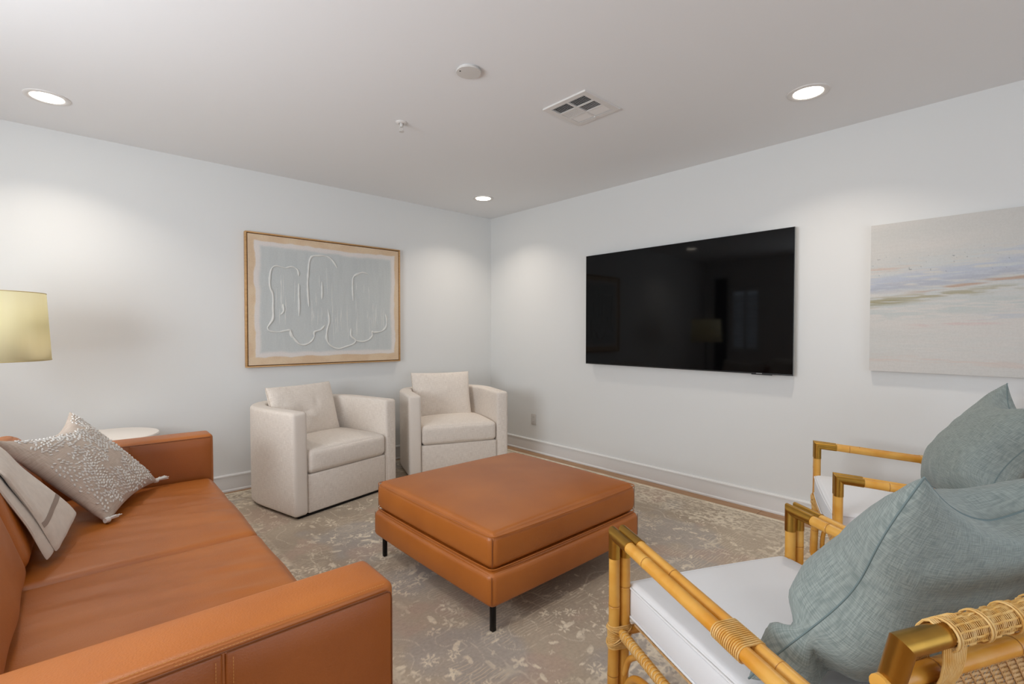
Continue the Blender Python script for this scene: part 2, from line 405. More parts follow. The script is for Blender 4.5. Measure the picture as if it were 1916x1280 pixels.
for cx in (-1, 0, 1):
    for cy in (-1, 1):
        wx = ix_/3-.006; wy = iy_/2-.004; ox = cx*ix_*2/3; oy = cy*(iy_/2+.003); n = 6
        for k in range(n):
            if cx == 0:   # middle pair: slats run the other way
                xx = ox-wx+(k+.5)*2*wx/n; tilt = .0022*cy
                v = [(xx-.0028, oy-wy, -.0085), (xx+.0028, oy-wy, -.0060), (xx+.0028, oy+wy, -.0060), (xx-.0028, oy+wy, -.0085)]
                if cy > 0: v = [(xx-.0040, oy-wy, -.0070), (xx+.0040, oy-wy, -.0080), (xx+.0040, oy+wy, -.0080), (xx-.0040, oy+wy, -.0070)]
            else:
                xx = ox-wx+(k+.5)*2*wx/n
                if cx < 0: v = [(xx-.0022, oy-wy, -.0085), (xx+.0022, oy-wy, -.0055), (xx+.0022, oy+wy, -.0055), (xx-.0022, oy+wy, -.0085)]
                else: v = [(xx-.0044, oy-wy, -.0055), (xx+.0044, oy-wy, -.0090), (xx+.0044, oy+wy, -.0090), (xx-.0044, oy+wy, -.0055)]
            w = MB().add(v+[(a, b, c+.0012) for a, b, c in v], [(3, 2, 1, 0), (4, 5, 6, 7), (0, 1, 5, 4), (1, 2, 6, 5), (2, 3, 7, 6), (3, 0, 4, 7)])
            w.obj('slat', M['white_plastic'], t, smooth=False)
MB().lathe([(.006, -.0095), (.006, -.018), (.001, -.019)], (ix_-.004, .0, 0), 12).obj('lever', M['white_plastic'], t)

# ------------------------------------------------------------------ rug
def vnoise(X, Y, s, seed):
    r = np.random.RandomState(seed); g = r.rand(256, 256)
    x = X*s+100; y = Y*s+100; xi = np.floor(x).astype(int); yi = np.floor(y).astype(int); fx = x-xi; fy = y-yi
    fx = fx*fx*(3-2*fx); fy = fy*fy*(3-2*fy)
    a = g[xi % 256, yi % 256]; b = g[(xi+1) % 256, yi % 256]; c = g[xi % 256, (yi+1) % 256]; d = g[(xi+1) % 256, (yi+1) % 256]
    return (a*(1-fx)+b*fx)*(1-fy)+(c*(1-fx)+d*fx)*fy
def fbm(X, Y, s, seed, o=3):
    v = 0; a = .5; n = 0
    for k in range(o): v = v+a*vnoise(X, Y, s*2**k, seed+k*17); n += a; a *= .5
    return v/n
def lerp(a, b, t): return a+(b-a)*t[..., None]
def sm(x, a, b): t = np.clip((x-a)/(b-a), 0, 1); return t*t*(3-2*t)
def grid_mesh(name, xs, ys, zf, cols, attr, m, flip=False, parent=None, mapf=None):
    nx, ny = len(xs), len(ys); Xg, Yg = np.meshgrid(xs, ys, indexing='ij')
    Z = zf(Xg, Yg) if zf else np.zeros_like(Xg)
    P = np.stack([Xg, Yg, Z], -1).reshape(-1, 3)
    if mapf is not None: P = mapf(P)
    I = np.arange(nx*ny).reshape(nx, ny); Q = np.stack([I[:-1, :-1], I[1:, :-1], I[1:, 1:], I[:-1, 1:]], -1).reshape(-1, 4)
    if flip: Q = Q[:, ::-1]
    me = bpy.data.meshes.new(name); me.vertices.add(len(P)); me.vertices.foreach_set('co', P.astype(np.float32).ravel())
    me.loops.add(Q.size); me.loops.foreach_set('vertex_index', Q.astype(np.int32).ravel())
    me.polygons.add(len(Q)); me.polygons.foreach_set('loop_start', np.arange(0, Q.size, 4, dtype=np.int32))
    me.polygons.foreach_set('use_smooth', np.ones(len(Q), dtype=bool))
    me.update(calc_edges=True)
    a = me.color_attributes.new(attr, 'FLOAT_COLOR', 'POINT')
    c4 = np.ones((nx*ny, 4), dtype=np.float32); c4[:, :cols.shape[-1]] = cols.reshape(nx*ny, -1)
    a.data.foreach_set('color', c4.ravel())
    me.materials.append(m); o = bpy.data.objects.new(name, me); C.objects.link(o)
    if parent: o.parent = parent
    return o
def L3(c): return np.array(s2l(c))
rx0, rx1, ry0, ry1 = .52, 3.625, .72, 4.40
def rug():
    W, H = rx1-rx0, ry1-ry0; st = .006
    xs = np.linspace(0, W, int(W/st)); ys = np.linspace(0, H, int(H/st)); X, Y = np.meshgrid(xs, ys, indexing='ij')
    jx = X+.010*(fbm(X, Y, 25, 3)-.5); jy = Y+.010*(fbm(X, Y, 25, 5)-.5)
    base = L3((185, 170, 151)); cream = L3((232, 220, 198)); blue = L3((170, 164, 160)); pink = L3((186, 162, 146)); dark = L3((158, 143, 126))
    col = np.broadcast_to(base, X.shape+(3,)).copy()
    col = lerp(col, dark, .55*sm(fbm(X, Y, 2.2, 11), .45, .75))
    col = lerp(col, blue, .6*sm(fbm(X, Y, 2.6, 23), .54, .7))
    col = lerp(col, pink, .6*sm(fbm(X, Y, 3.6, 37), .58, .7))
    M_ = np.zeros_like(X)
    ed0 = np.minimum.reduce([X, W-X, Y, H-Y]); ed = ed0
    r = np.random.RandomState(5)
    # scattered blossoms, rosettes, leaves and vines in mirrored repeats over the field
    def stamp(cx, cy, f, R):
        i0, i1 = np.searchsorted(xs, [cx-R, cx+R]); j0, j1 = np.searchsorted(ys, [cy-R, cy+R])
        if i1 <= i0 or j1 <= j0: return
        sx, sy = jx[i0:i1, j0:j1]-cx, jy[i0:i1, j0:j1]-cy
        v = f(sx, sy); M_[i0:i1, j0:j1] = np.maximum(M_[i0:i1, j0:j1], v)
    def flower(R, n, ph, ring):
        def f(x, y):
            q = np.hypot(x, y); a = np.arctan2(y, x); rr = R*(.62+.38*np.cos(n*a+ph))
            v = sm(rr-q, 0, .006)*1.0
            v = v*(1-.9*sm(.34*R-np.abs(q-.0), 0, .006)) if ring else v
            return v
        return f
    def leaf(R, a0):
        ca, sa = math.cos(a0), math.sin(a0)
        return lambda x, y: sm(1-np.hypot((x*ca+y*sa)/R, (-x*sa+y*ca)/(R*.38)), 0, .25)
    motifs = []
    for k in range(340):
        motifs.append((r.rand()*W/2, r.rand()*H/2, r.choice([0, 1, 2, 3, 3]), r.rand()*6.28, .015+.026*r.rand()**2))
    for (cx, cy, ty, ph, R) in motifs:
        for mx in (0, 1):
            for my in (0, 1):
                px = W-cx if mx else cx; py = H-cy if my else cy
                a = ph if not mx else PI-ph
                a = a if not my else -a
                if ty == 0: stamp(px, py, flower(R*1.5, 5, a, True), R*2.2)
                elif ty == 1: stamp(px, py, flower(R, 4, a, False), R*1.6)
                elif ty == 2: stamp(px, py, flower(R*1.2, 8, a, True), R*2)
                else: stamp(px, py, leaf(R*1.1, a), R*1.6)
    # vine lines: thin contours of a smooth field, mirrored
    Xm, Ym = np.minimum(X, W-X), np.minimum(Y, H-Y)
    f1 = fbm(Xm+.02*(fbm(X, Y, 20, 8)-.5), Ym, 3.1, 51, 2)
    vine = 1-sm(np.abs((f1*9) % 1-.5), .0, .045)
    f2 = fbm(Xm, Ym, 9, 61, 2); vine2 = 1-sm(np.abs((f2*4) % 1-.5), .0, .05)
    M_ = np.maximum(M_, .75*vine); M_ = np.maximum(M_, .5*vine2*sm(fbm(X, Y, 4, 71), .5, .6))
    # border: bands with dense tracery
    bd = sm(.42-ed, 0, .03)
    tr = fbm(Xm, Ym, 44, 81, 2); tr = sm(tr, .50, .60)*.85
    tr2 = 1-sm(np.abs((f2*7) % 1-.5), .0, .16)
    Mb = np.clip(np.maximum(tr, tr2*.9), 0, 1)
    for e0, wd in ((.03, .012), (.075, .006), (.26, .006), (.34, .008), (.41, .008)):
        Mb = np.maximum(Mb, 1-sm(np.abs(ed-e0), wd*.6, wd))
    M_ = M_*(1-bd)+Mb*bd
    M_ = np.maximum(M_, sm(.030-ed0, 0, .006)*.95)
    wear = .60+.40*sm(fbm(X, Y, 7, 91), .36, .58)
    wear = wear*(.72+.28*sm(fbm(X, Y, 60, 95, 2), .35, .6))
    M_ = M_*wear
    col = lerp(col, cream, np.clip(M_, 0, 1)*.95)
    gate = sm(fbm(X, Y, 3.3, 101), .5, .6)*(1-bd*.6)*.8
    gate = np.clip(gate+.12, 0, 1)
    cols = np.concatenate([col, gate[..., None]], -1)
    m = attr_mat('rug_pile', 'rug_colour', 1.0, .6, 420, .002, .07, 70)
    nt = m.node_tree; b = nt.nodes['Principled BSDF']
    tc = nt.nodes.new('ShaderNodeTexCoord'); sx = nt.nodes.new('ShaderNodeSeparateXYZ'); nt.links.new(tc.outputs['Object'], sx.inputs[0])
    n = nt.nodes.new('ShaderNodeTexNoise'); n.inputs['Scale'].default_value = 9; nt.links.new(tc.outputs['Object'], n.inputs['Vector'])
    ma = nt.nodes.new('ShaderNodeMath'); ma.operation = 'MULTIPLY_ADD'; ma.inputs[1].default_value = .03; nt.links.new(n.outputs['Fac'], ma.inputs[0]); nt.links.new(sx.outputs['Y'], ma.inputs[2])
    mu = nt.nodes.new('ShaderNodeMath'); mu.operation = 'MULTIPLY'; mu.inputs[1].default_value = 2*PI/.017; nt.links.new(ma.outputs[0], mu.inputs[0])
    si = nt.nodes.new('ShaderNodeMath'); si.operation = 'SINE'; nt.links.new(mu.outputs[0], si.inputs[0])
    mr = nt.nodes.new('ShaderNodeMapRange'); mr.inputs['From Min'].default_value = .35; mr.inputs['From Max'].default_value = .8; nt.links.new(si.outputs[0], mr.inputs['Value'])
    n3 = nt.nodes.new('ShaderNodeTexNoise'); n3.inputs['Scale'].default_value = 60; n3.inputs['Detail'].default_value = 3
    mp = nt.nodes.new('ShaderNodeMapping'); mp.inputs['Scale'].default_value = (.35, 1.5, 1); nt.links.new(tc.outputs['Object'], mp.inputs[0]); nt.links.new(mp.outputs[0], n3.inputs['Vector'])
    m3 = nt.nodes.new('ShaderNodeMapRange'); m3.inputs['From Min'].default_value = .44; m3.inputs['From Max'].default_value = .52; nt.links.new(n3.outputs['Fac'], m3.inputs['Value'])
    at = [q for q in nt.nodes if q.bl_idname == 'ShaderNodeAttribute'][0]
    m1 = nt.nodes.new('ShaderNodeMath'); m1.operation = 'MULTIPLY'; nt.links.new(mr.outputs[0], m1.inputs[0]); nt.links.new(at.outputs['Alpha'], m1.inputs[1])
    m2 = nt.nodes.new('ShaderNodeMath'); m2.operation = 'MULTIPLY'; nt.links.new(m1.outputs[0], m2.inputs[0]); nt.links.new(m3.outputs[0], m2.inputs[1])
    src = b.inputs['Base Color'].links[0].from_socket
    mx = nt.nodes.new('ShaderNodeMix'); mx.data_type = 'RGBA'; mx.inputs['B'].default_value = (*s2l((204, 188, 166)), 1)
    nt.links.new(m2.outputs[0], mx.inputs['Factor']); nt.links.new(src, mx.inputs['A']); nt.links.new(mx.outputs['Result'], b.inputs['Base Color'])
    t = thing('area_rug', 'large faded oriental rug in taupe, cream and grey covering the floor', 'rug', (rx0, ry0, 0))
    zf = lambda X, Y: .0095+.0015*sm(np.minimum.reduce([X, W-X, Y, H-Y]), 0, .01)
    grid_mesh('pile', xs, ys, zf, cols, 'rug_colour', m, parent=t)
    MB().box((.001, .001, .0008), (W-.001, H-.001, .0093)).obj('backing', mat('rug_binding', (198, 184, 164), .95), t, smooth=False)
    mb = MB()
    for y0_, s in ((0, -1), (H, 1)):
        for k in range(int(W/.012)):
            x = .006+k*.012; j = random.uniform(-.004, .004)
            mb.tube([(x, y0_, .006), (x+j, y0_+s*.03, .003)], [.002, .0012], 4)
    mb.obj('fringe', mat('fringe_yarn', (214, 202, 182), .95), t, kind='stuff')
rug()

# ------------------------------------------------------------------ television
ty0, ty1, tz0, tz1 = 1.1837, 3.0005, .9988, 2.025
t = thing('television', 'large black flat television mounted on the right wall', 'television', (X0, (ty0+ty1)/2, (tz0+tz1)/2))
a, b = (ty1-ty0)/2, (tz1-tz0)/2
MB().box((-.058, -a+.0005, -b+.0005), (-.030, a-.0005, b-.0005)).obj('casing', M['silver'], t, smooth=False)
MB().box((-.028, -a*.45, -b*.5), (-.001, a*.45, b*.5)).obj('wall_mount', M['bezel'], t, smooth=False)
MB().box((-.0605, -a+.004, -b+.010), (-.0585, a-.004, b-.004)).obj('screen', M['screen'], t, smooth=False)
mb = MB()
mb.box((-.0615, -a, -b), (-.0582, a, -b+.010)); mb.box((-.0612, -a, b-.004), (-.0582, a, b)); mb.box((-.0612, -a, -b+.010), (-.0582, -a+.004, b-.004)); mb.box((-.0612, a-.004, -b+.010), (-.0582, a, b-.004))
mb.obj('bezel', M['bezel'], t, smooth=False)
MB().box((-.0622, -a+.205, -b+.0018), (-.0616, -a+.245, -b+.0072)).obj('maker_mark', M['logo'], t, smooth=False)
MB().box((-.058, -a+.14, -b-.006), (-.045, -a+.28, -b-.0001)).obj('sensor_bar', M['bezel'], t, smooth=False)

# ------------------------------------------------------------------ paintings
def picture_left():
    x0, x1, z0, z1 = 1.1174, 2.5365, 1.0044, 2.1276; w, h = x1-x0, z1-z0
    t = thing('framed_painting', 'framed abstract painting with thick white paint loops on a raw linen ground', 'painting', (x0, Y0, z0))
    mb = MB(); f = .010
    for (a, b) in (((0, 0), (w, f)), ((0, h-f), (w, h)), ((0, f), (f, h-f)), ((w-f, f), (w, h-f))):
        mb.box((a[0], -.050, a[1]), (b[0], -.003, b[1]))
    mb.obj('frame', M['maple'], t, smooth=False, bevel=.0012, seg=1)
    MB().box((f, -.020, f), (w-f, -.004, h-f)).obj('backing', mat('walnut_gap', (110, 72, 42), .7), t, smooth=False)
    g = .017
    xs = np.linspace(g, w-g, 330); zs = np.linspace(g, h-g, 260); X, Z = np.meshgrid(xs, zs, indexing='ij')
    lin = L3((222, 198, 168)); gry = L3((200, 203, 201)); wht = L3((226, 222, 220))
    n = .016*(fbm(X, Z, 14, 5)-.5)+.03*(fbm(X, Z, 4, 6)-.5)
    d = np.minimum.reduce([X-.065, (w-.055)-X, Z-.075, (h-.062)-Z])+n
    col = np.broadcast_to(lin, X.shape+(3,)).copy(); col = lerp(col, L3((210, 178, 146)), .5*sm(fbm(X, Z, 8, 9), .4, .7))
    col = lerp(col, wht, .85*sm(d, 0, .012)); col = lerp(col, gry, sm(d, .03, .06))
    st = fbm(X*2.2, Z*.3, 14, 33); col = lerp(col, L3((192, 195, 194)), .35*sm(st, .45, .65)*sm(d, .05, .08))
    def zf(X, Z):
        a = .0012*(fbm(X*1.5, Z*.35, 30, 44)-.5)*sm(d, .02, .06)+.0012*sm(d, 0, .01)
        return a
    mp = lambda P: np.stack([P[:, 0], -.042-P[:, 2], P[:, 1]], -1)
    grid_mesh('canvas', xs, zs, zf, col, 'paint', attr_mat('painted_canvas', 'paint', .8, .4, 260, .001, .035, 90), parent=t, mapf=mp, flip=False)
    MB().box((g, -.0405, g), (w-g, -.0205, h-g)).obj('stretcher', M['maple'], t, smooth=False)
    S = [[(1.427,1.847),(1.362,1.862),(1.325,1.844),(1.307,1.794),(1.301,1.72),(1.308,1.666),(1.327,1.612),(1.327,1.514),(1.326,1.416),(1.3,1.366),(1.283,1.335),(1.3,1.307),(1.369,1.299),(1.428,1.311),(1.464,1.312),(1.466,1.28),(1.482,1.245)],
    [(1.427,1.847),(1.481,1.865),(1.529,1.844),(1.541,1.788)],[(1.541,1.724),(1.54,1.623),(1.542,1.547),(1.541,1.439)],
    [(1.627,1.525),(1.619,1.627),(1.616,1.729),(1.623,1.833),(1.632,1.923),(1.655,1.971),(1.707,1.985),(1.772,1.989),(1.819,1.974),(1.859,1.932),(1.886,1.888)],
    [(1.464,1.312),(1.488,1.255),(1.537,1.197),(1.586,1.186),(1.637,1.209),(1.67,1.254),(1.674,1.299),(1.728,1.319),(1.768,1.359)],
    [(1.796,1.504),(1.808,1.399),(1.788,1.319),(1.783,1.24),(1.814,1.18),(1.888,1.145),(1.972,1.164),(2.043,1.19),(2.058,1.224),(2.015,1.265),(2.016,1.334)],
    [(2.039,1.594),(2.032,1.73),(2.04,1.813),(2.083,1.85),(2.142,1.869),(2.194,1.852)],
    [(2.044,1.224),(2.116,1.207),(2.191,1.223),(2.229,1.264),(2.229,1.307),(2.252,1.296),(2.329,1.307),(2.376,1.35),(2.384,1.422),(2.369,1.479)],
    [(1.744,1.751),(1.744,1.66),(1.743,1.594)],[(1.406,1.541),(1.412,1.479),(1.388,1.448)]]
    for k, s in enumerate(S):
        P = [Vector((x-x0, -.0455, z-z0)) for x, z in s]; Q = []
        for i in range(len(P)-1):
            p0, p1, p2, p3 = P[max(0, i-1)], P[i], P[i+1], P[min(len(P)-1, i+2)]
            for q in range(8):
                u = q/8; Q.append(.5*((2*p1)+(p2-p0)*u+(2*p0-5*p1+4*p2-p3)*u*u+(3*p1-p0-3*p2+p3)*u**3))
        Q.append(P[-1])
        R = [max(.003, (.0078+.005*noise.noise(q*22+Vector((k, 0, 0))))*min(1, .25+min(i, len(Q)-1-i)*.2)) for i, q in enumerate(Q)]
        MB().tube(Q, R, 8).obj('paint_ridge', M['impasto'], t)
    # thin palette-knife ridges dragged down inside the loops
    r = random.Random(4); mb = MB()
    for (a, b, c, d) in ((1.34, 1.52, 1.36, 1.82), (1.65, 1.85, 1.36, 1.93), (1.83, 2.0, 1.22, 1.6), (2.06, 2.22, 1.25, 1.82), (2.22, 2.36, 1.33, 1.6)):
        for k in range(11):
            x = r.uniform(a, b); z = r.uniform(c+.1, d); l = r.uniform(.05, .25); z2 = max(c, z-l)
            mb.tube([(x-x0, -.0426, z-z0), (x-x0+r.uniform(-.004, .004), -.0430, (z+z2)/2-z0), (x-x0+r.uniform(-.006, .006), -.0426, z2-z0)], [.0010, .0026, .0010], 6)
    mb.obj('knife_mark', M['impasto'], t, kind='stuff')
picture_left()
def picture_right():
    y1, z0, z1 = .7572, 1.0611, 1.9645; W = 1.42; h = z1-z0
    t = thing('seascape_canvas', 'unframed pale canvas with hazy horizontal bands of blue, olive and rose', 'painting', (X0, y1, z0))
    MB().box((-.0385, -W, 0), (-.003, 0, h)).obj('stretched_edge', mat('primed_canvas', (218, 213, 208), .85, .1), t, smooth=False)
    U = np.linspace(0, W, 420); Z = np.linspace(0, h, 300); X, V = np.meshgrid(U, Z, indexing='ij'); v = V/h
    v = 1-v   # 0 at the top
    wob = .05*(fbm(X, V, 2.2, 3)-.5)+.022*(fbm(X*.5, V*3, 9, 7)-.5)
    col = np.broadcast_to(L3((209, 205, 200)), X.shape+(3,)).copy()
    col = lerp(col, L3((199, 199, 195)), .6*sm(fbm(X*.5, V*2, 3, 13), .4, .7))
    def band(c, mid, slope, wd, s, seed, lo=None, hi=None, thr=.35):
        nonlocal col
        d = np.abs(v-(mid+slope*X)+wob)/wd; a = np.clip(1-d*d, 0, 1)
        tex = sm(fbm(X*.45, V*5, 22, seed), thr, thr+.28); m = a*tex*s
        if lo is not None: m = m*sm(X, lo, lo+.2)
        if hi is not None: m = m*(1-sm(X, hi, hi+.2))
        col = lerp(col, L3(c), np.clip(m, 0, 1))
    band((198, 202, 202), .42, -.10, .20, .9, 19)
    band((184, 189, 200), .40, -.12, .065, .95, 21, thr=.25)
    band((174, 177, 188), .44, -.10, .04, .8, 22, thr=.3)
    band((190, 194, 202), .30, -.10, .05, .8, 27, lo=.45)
    band((204, 184, 172), .30, 0, .022, .8, 23, hi=.08)
    band((152, 146, 116), .535, -.06, .035, 1.0, 25, hi=.10, thr=.22)
    band((170, 164, 140), .525, -.10, .034, .9, 26, hi=.55, thr=.3)
    band((186, 160, 142), .50, -.16, .016, .9, 28, lo=.12, thr=.3)
    band((190, 196, 194), .60, -.08, .07, .8, 29)
    band((210, 192, 188), .70, -.06, .022, .9, 31, lo=.12, hi=.5, thr=.35)
    band((186, 192, 200), .68, -.10, .035, .6, 33, lo=.4)
    band((212, 192, 182), .90, .03, .03, .5, 35)
    band((204, 204, 200), .80, 0, .10, .5, 37)
    sp = (fbm(X, V*h, 90, 41, 1) > .95)*(v > .2)*(v < .36); col = lerp(col, L3((130, 134, 138)), sp*.7)
    mp = lambda P: np.stack([-.0387-P[:, 2], -P[:, 0], P[:, 1]], -1)
    grid_mesh('canvas', U, Z, lambda a, b: .0006*fbm(a*.5, b*3, 40, 55), col, 'paint', attr_mat('painted_seascape', 'paint', .85, .4, 300, .001, .03, 120), parent=t, mapf=mp, flip=True)
picture_right()
# outlet
t = thing('wall_outlet', 'small white wall outlet low on the right wall beside the far armchair', 'outlet', (X0, 3.763, .353))
MB().box((-.006, -.036, -.058), (-.0005, .036, .058)).obj('cover_plate', M['outlet'], t, smooth=False, bevel=.002, seg=2)
for s in (-1, 1):
    r_ = MB().box((-.0075, -.017, s*.025-.014), (-.0062, .017, s*.025+.014)).obj('socket', M['outlet'], t, smooth=False)
    MB().box((-.0078, -.008, s*.025-.006), (-.0076, -.006, s*.025+.004)).box((-.0078, .006, s*.025-.006), (-.0078+.0002, .008, s*.025+.004)).obj('slot', M['dark'], r_, smooth=False)

# ------------------------------------------------------------------ sofa
def seam_line(pts, name, parent, off=(0, 0, 0), r=.0016, m='seam'):
    return MB().tube([Vector(p)+Vector(off) for p in pts], r, 6).obj(name, M[m], parent)
def stitches(paths, parent, step=.0068, ln=.0046, r=.00065):
    mb = MB()
    for pts in paths:
        pts = [Vector(p) for p in pts]
        for a, b in zip(pts, pts[1:]):
            L = (b-a).length; d = (b-a)/L; n = int(L/step)
            for k in range(n):
                p = a+d*(k*step); mb.tube([p, p+d*ln], r, 4, cap=False)
    return mb.obj('stitching', M['stitch'], parent, kind='stuff')
def sofa():
    t = thing('leather_sofa', 'tan leather two-seat sofa with square arms, in the left foreground', 'sofa', (.597, 1.078, 0), -math.radians(1.65))
    L = 2.46; AZ = .688; AW = .168
    def arm(y0, outer):
        yc = y0+AW/2
        mb = softbox(.49, AW/2, (AZ-.13)/2, .020, .04, (.004, .006, .004), 4)
        mb.v = [(x-.49, y+yc, z+.13+(AZ-.13)/2) for x, y, z in mb.v]
        o = weld(mb.obj('arm', M['leather'], t))
        return o
    a1 = arm(0, 1); a2 = arm(L-AW, -1)
    # outer side panels set below the top welt, split by a double-stitched seam
    zt = AZ-.018
    for (xa, xb) in ((-.97, -.372), (-.368, -.012)):
        mb = softbox((xb-xa)/2, .006, (zt-.15)/2, .005, .05, (0, .004, 0), 2)
        mb.v = [(x+(xa+xb)/2, y-.002, z+.15+(zt-.15)/2) for x, y, z in mb.v]
        weld(mb.obj('side_panel', M['leather_shaded'], a1))
    seam_line([(-.97, -.006, zt+.003), (-.024, -.007, zt+.002), (-.015, -.0065, zt-.004), (-.0115, -.006, zt-.018), (-.0110, -.006, .2)], 'welt', a1, r=.0022)
    stitches([[(-.97, .002, AZ+.0005), (-.02, .002, AZ+.0005)], [(-.385, -.0135, zt-.01), (-.385, -.0135, .2)], [(-.355, -.0135, zt-.01), (-.355, -.0135, .2)], [(-.45, -.0065, AZ-.008), (-.30, -.0065, AZ-.008)]], a1)
    yi = L-AW-.002
    for (xa, xb) in ((-.97, -.402), (-.398, -.012)):
        mb = softbox((xb-xa)/2, .004, .135, .0035, .05, (0, .002, 0), 2)
        mb.v = [(x+(xa+xb)/2, y+yi, z+.40+.135) for x, y, z in mb.v]
        weld(mb.obj('side_panel', M['leather_shaded'], a2))
    seam_line([(-.97, yi-.004, AZ-.014), (-.015, yi-.004, AZ-.014)], 'welt', a2, r=.002)
    stitches([[(-.405, yi-.0075, .66), (-.405, yi-.0075, .44)], [(-.395, yi-.0075, .66), (-.395, yi-.0075, .44)]], a2)
    # frame, back
    mb = softbox(.47, (L-2*AW)/2-.002, .075, .02, .08); mb.v = [(x-.49, y+L/2, z+.205) for x, y, z in mb.v]; weld(mb.obj('seat_frame', M['leather'], t))
    mb = softbox(.065, (L-2*AW)/2-.002, (.74-.13)/2, .02, .08); mb.v = [(x-.99, y+L/2, z+.13+(.74-.13)/2) for x, y, z in mb.v]; weld(mb.obj('back_frame', M['leather'], t))
    for (x, y) in ((-.06, .07), (-.06, L-.07), (-.92, .07), (-.92, L-.07)):
        MB().box((x-.02, y-.02, .0125 if x > -.5 else .0006), (x+.02, y+.02, .131)).obj('leg', M['black_metal'], t, smooth=False, bevel=.003, seg=1)
    # seat cushions, softly wrinkled
    ym = 1.207
    def seat(y0, y1, seed):
        hx, hy, hz = .43, (y1-y0)/2-.002, .078
        def fn(o, u):
            x, y, z = o
            if u[2] > 0:
                k = (1-abs(u[0])**6)*(1-abs(u[1])**4)
                fold = noise.noise(Vector((x*3.2+seed, y*13+x*3, 2.3)))*.0105+noise.noise(Vector((x*7+seed, y*26+4*x, 5)))*.0045
                fr = .35+.65*max(0, u[0]*.5+.5); z += fold*k*fr
                z += .012*max(0, (1-abs(u[1])**2.2))*(1-abs(u[0])**4)*u[2]
            else: z = max(z, -hz)
            x += .006*noise.noise(Vector((y*6, z*8, seed)))*(u[0] > .9)
            return [x, y, z]
        mb = softbox(hx, hy, hz, .035, .014, (.008, .0, .010), 5, fn)
        mb.v = [(x-.02+.02-.43-.012+.0, y+(y0+y1)/2, z+.283+hz) for x, y, z in mb.v]
        o = weld(mb.obj('seat_cushion', M['leather'], t)); return o
    seat(AW+.004, ym, 1.3); seat(ym, L-AW-.012, 7.1)
    def back(y0, y1, seed):
        hy = (y1-y0)/2-.003
        def fn(o, u):
            x, y, z = o
            x += noise.noise(Vector((y*5+seed, z*9, 1)))*.008*(1 if u[0] > 0 else 0)*(1-abs(u[1])**4)
            return [x, y, z]
        mb = softbox(.085, hy, .178, .055, .03, (.022, .012, .012), 5, fn)
        ca, sa = math.cos(.30), math.sin(.30)
        V = []
        for x, y, z in mb.v:
            z += .178
            V.append((x*ca-z*sa-.798, y+(y0+y1)/2, x*sa+z*ca+.452+.0))
        mb.v = V
        return weld(mb.obj('back_cushion', M['leather'], t))
    back(AW+.01, 1.20, 2); back(1.215, L-AW-.02, 5)
    return t
SOFA = sofa()
def sofa_pt(p):
    a = -math.radians(1.65); x, y, z = p
    return Vector((.597+x*math.cos(a)-y*math.sin(a), 1.078+x*math.sin(a)+y*math.cos(a), z))
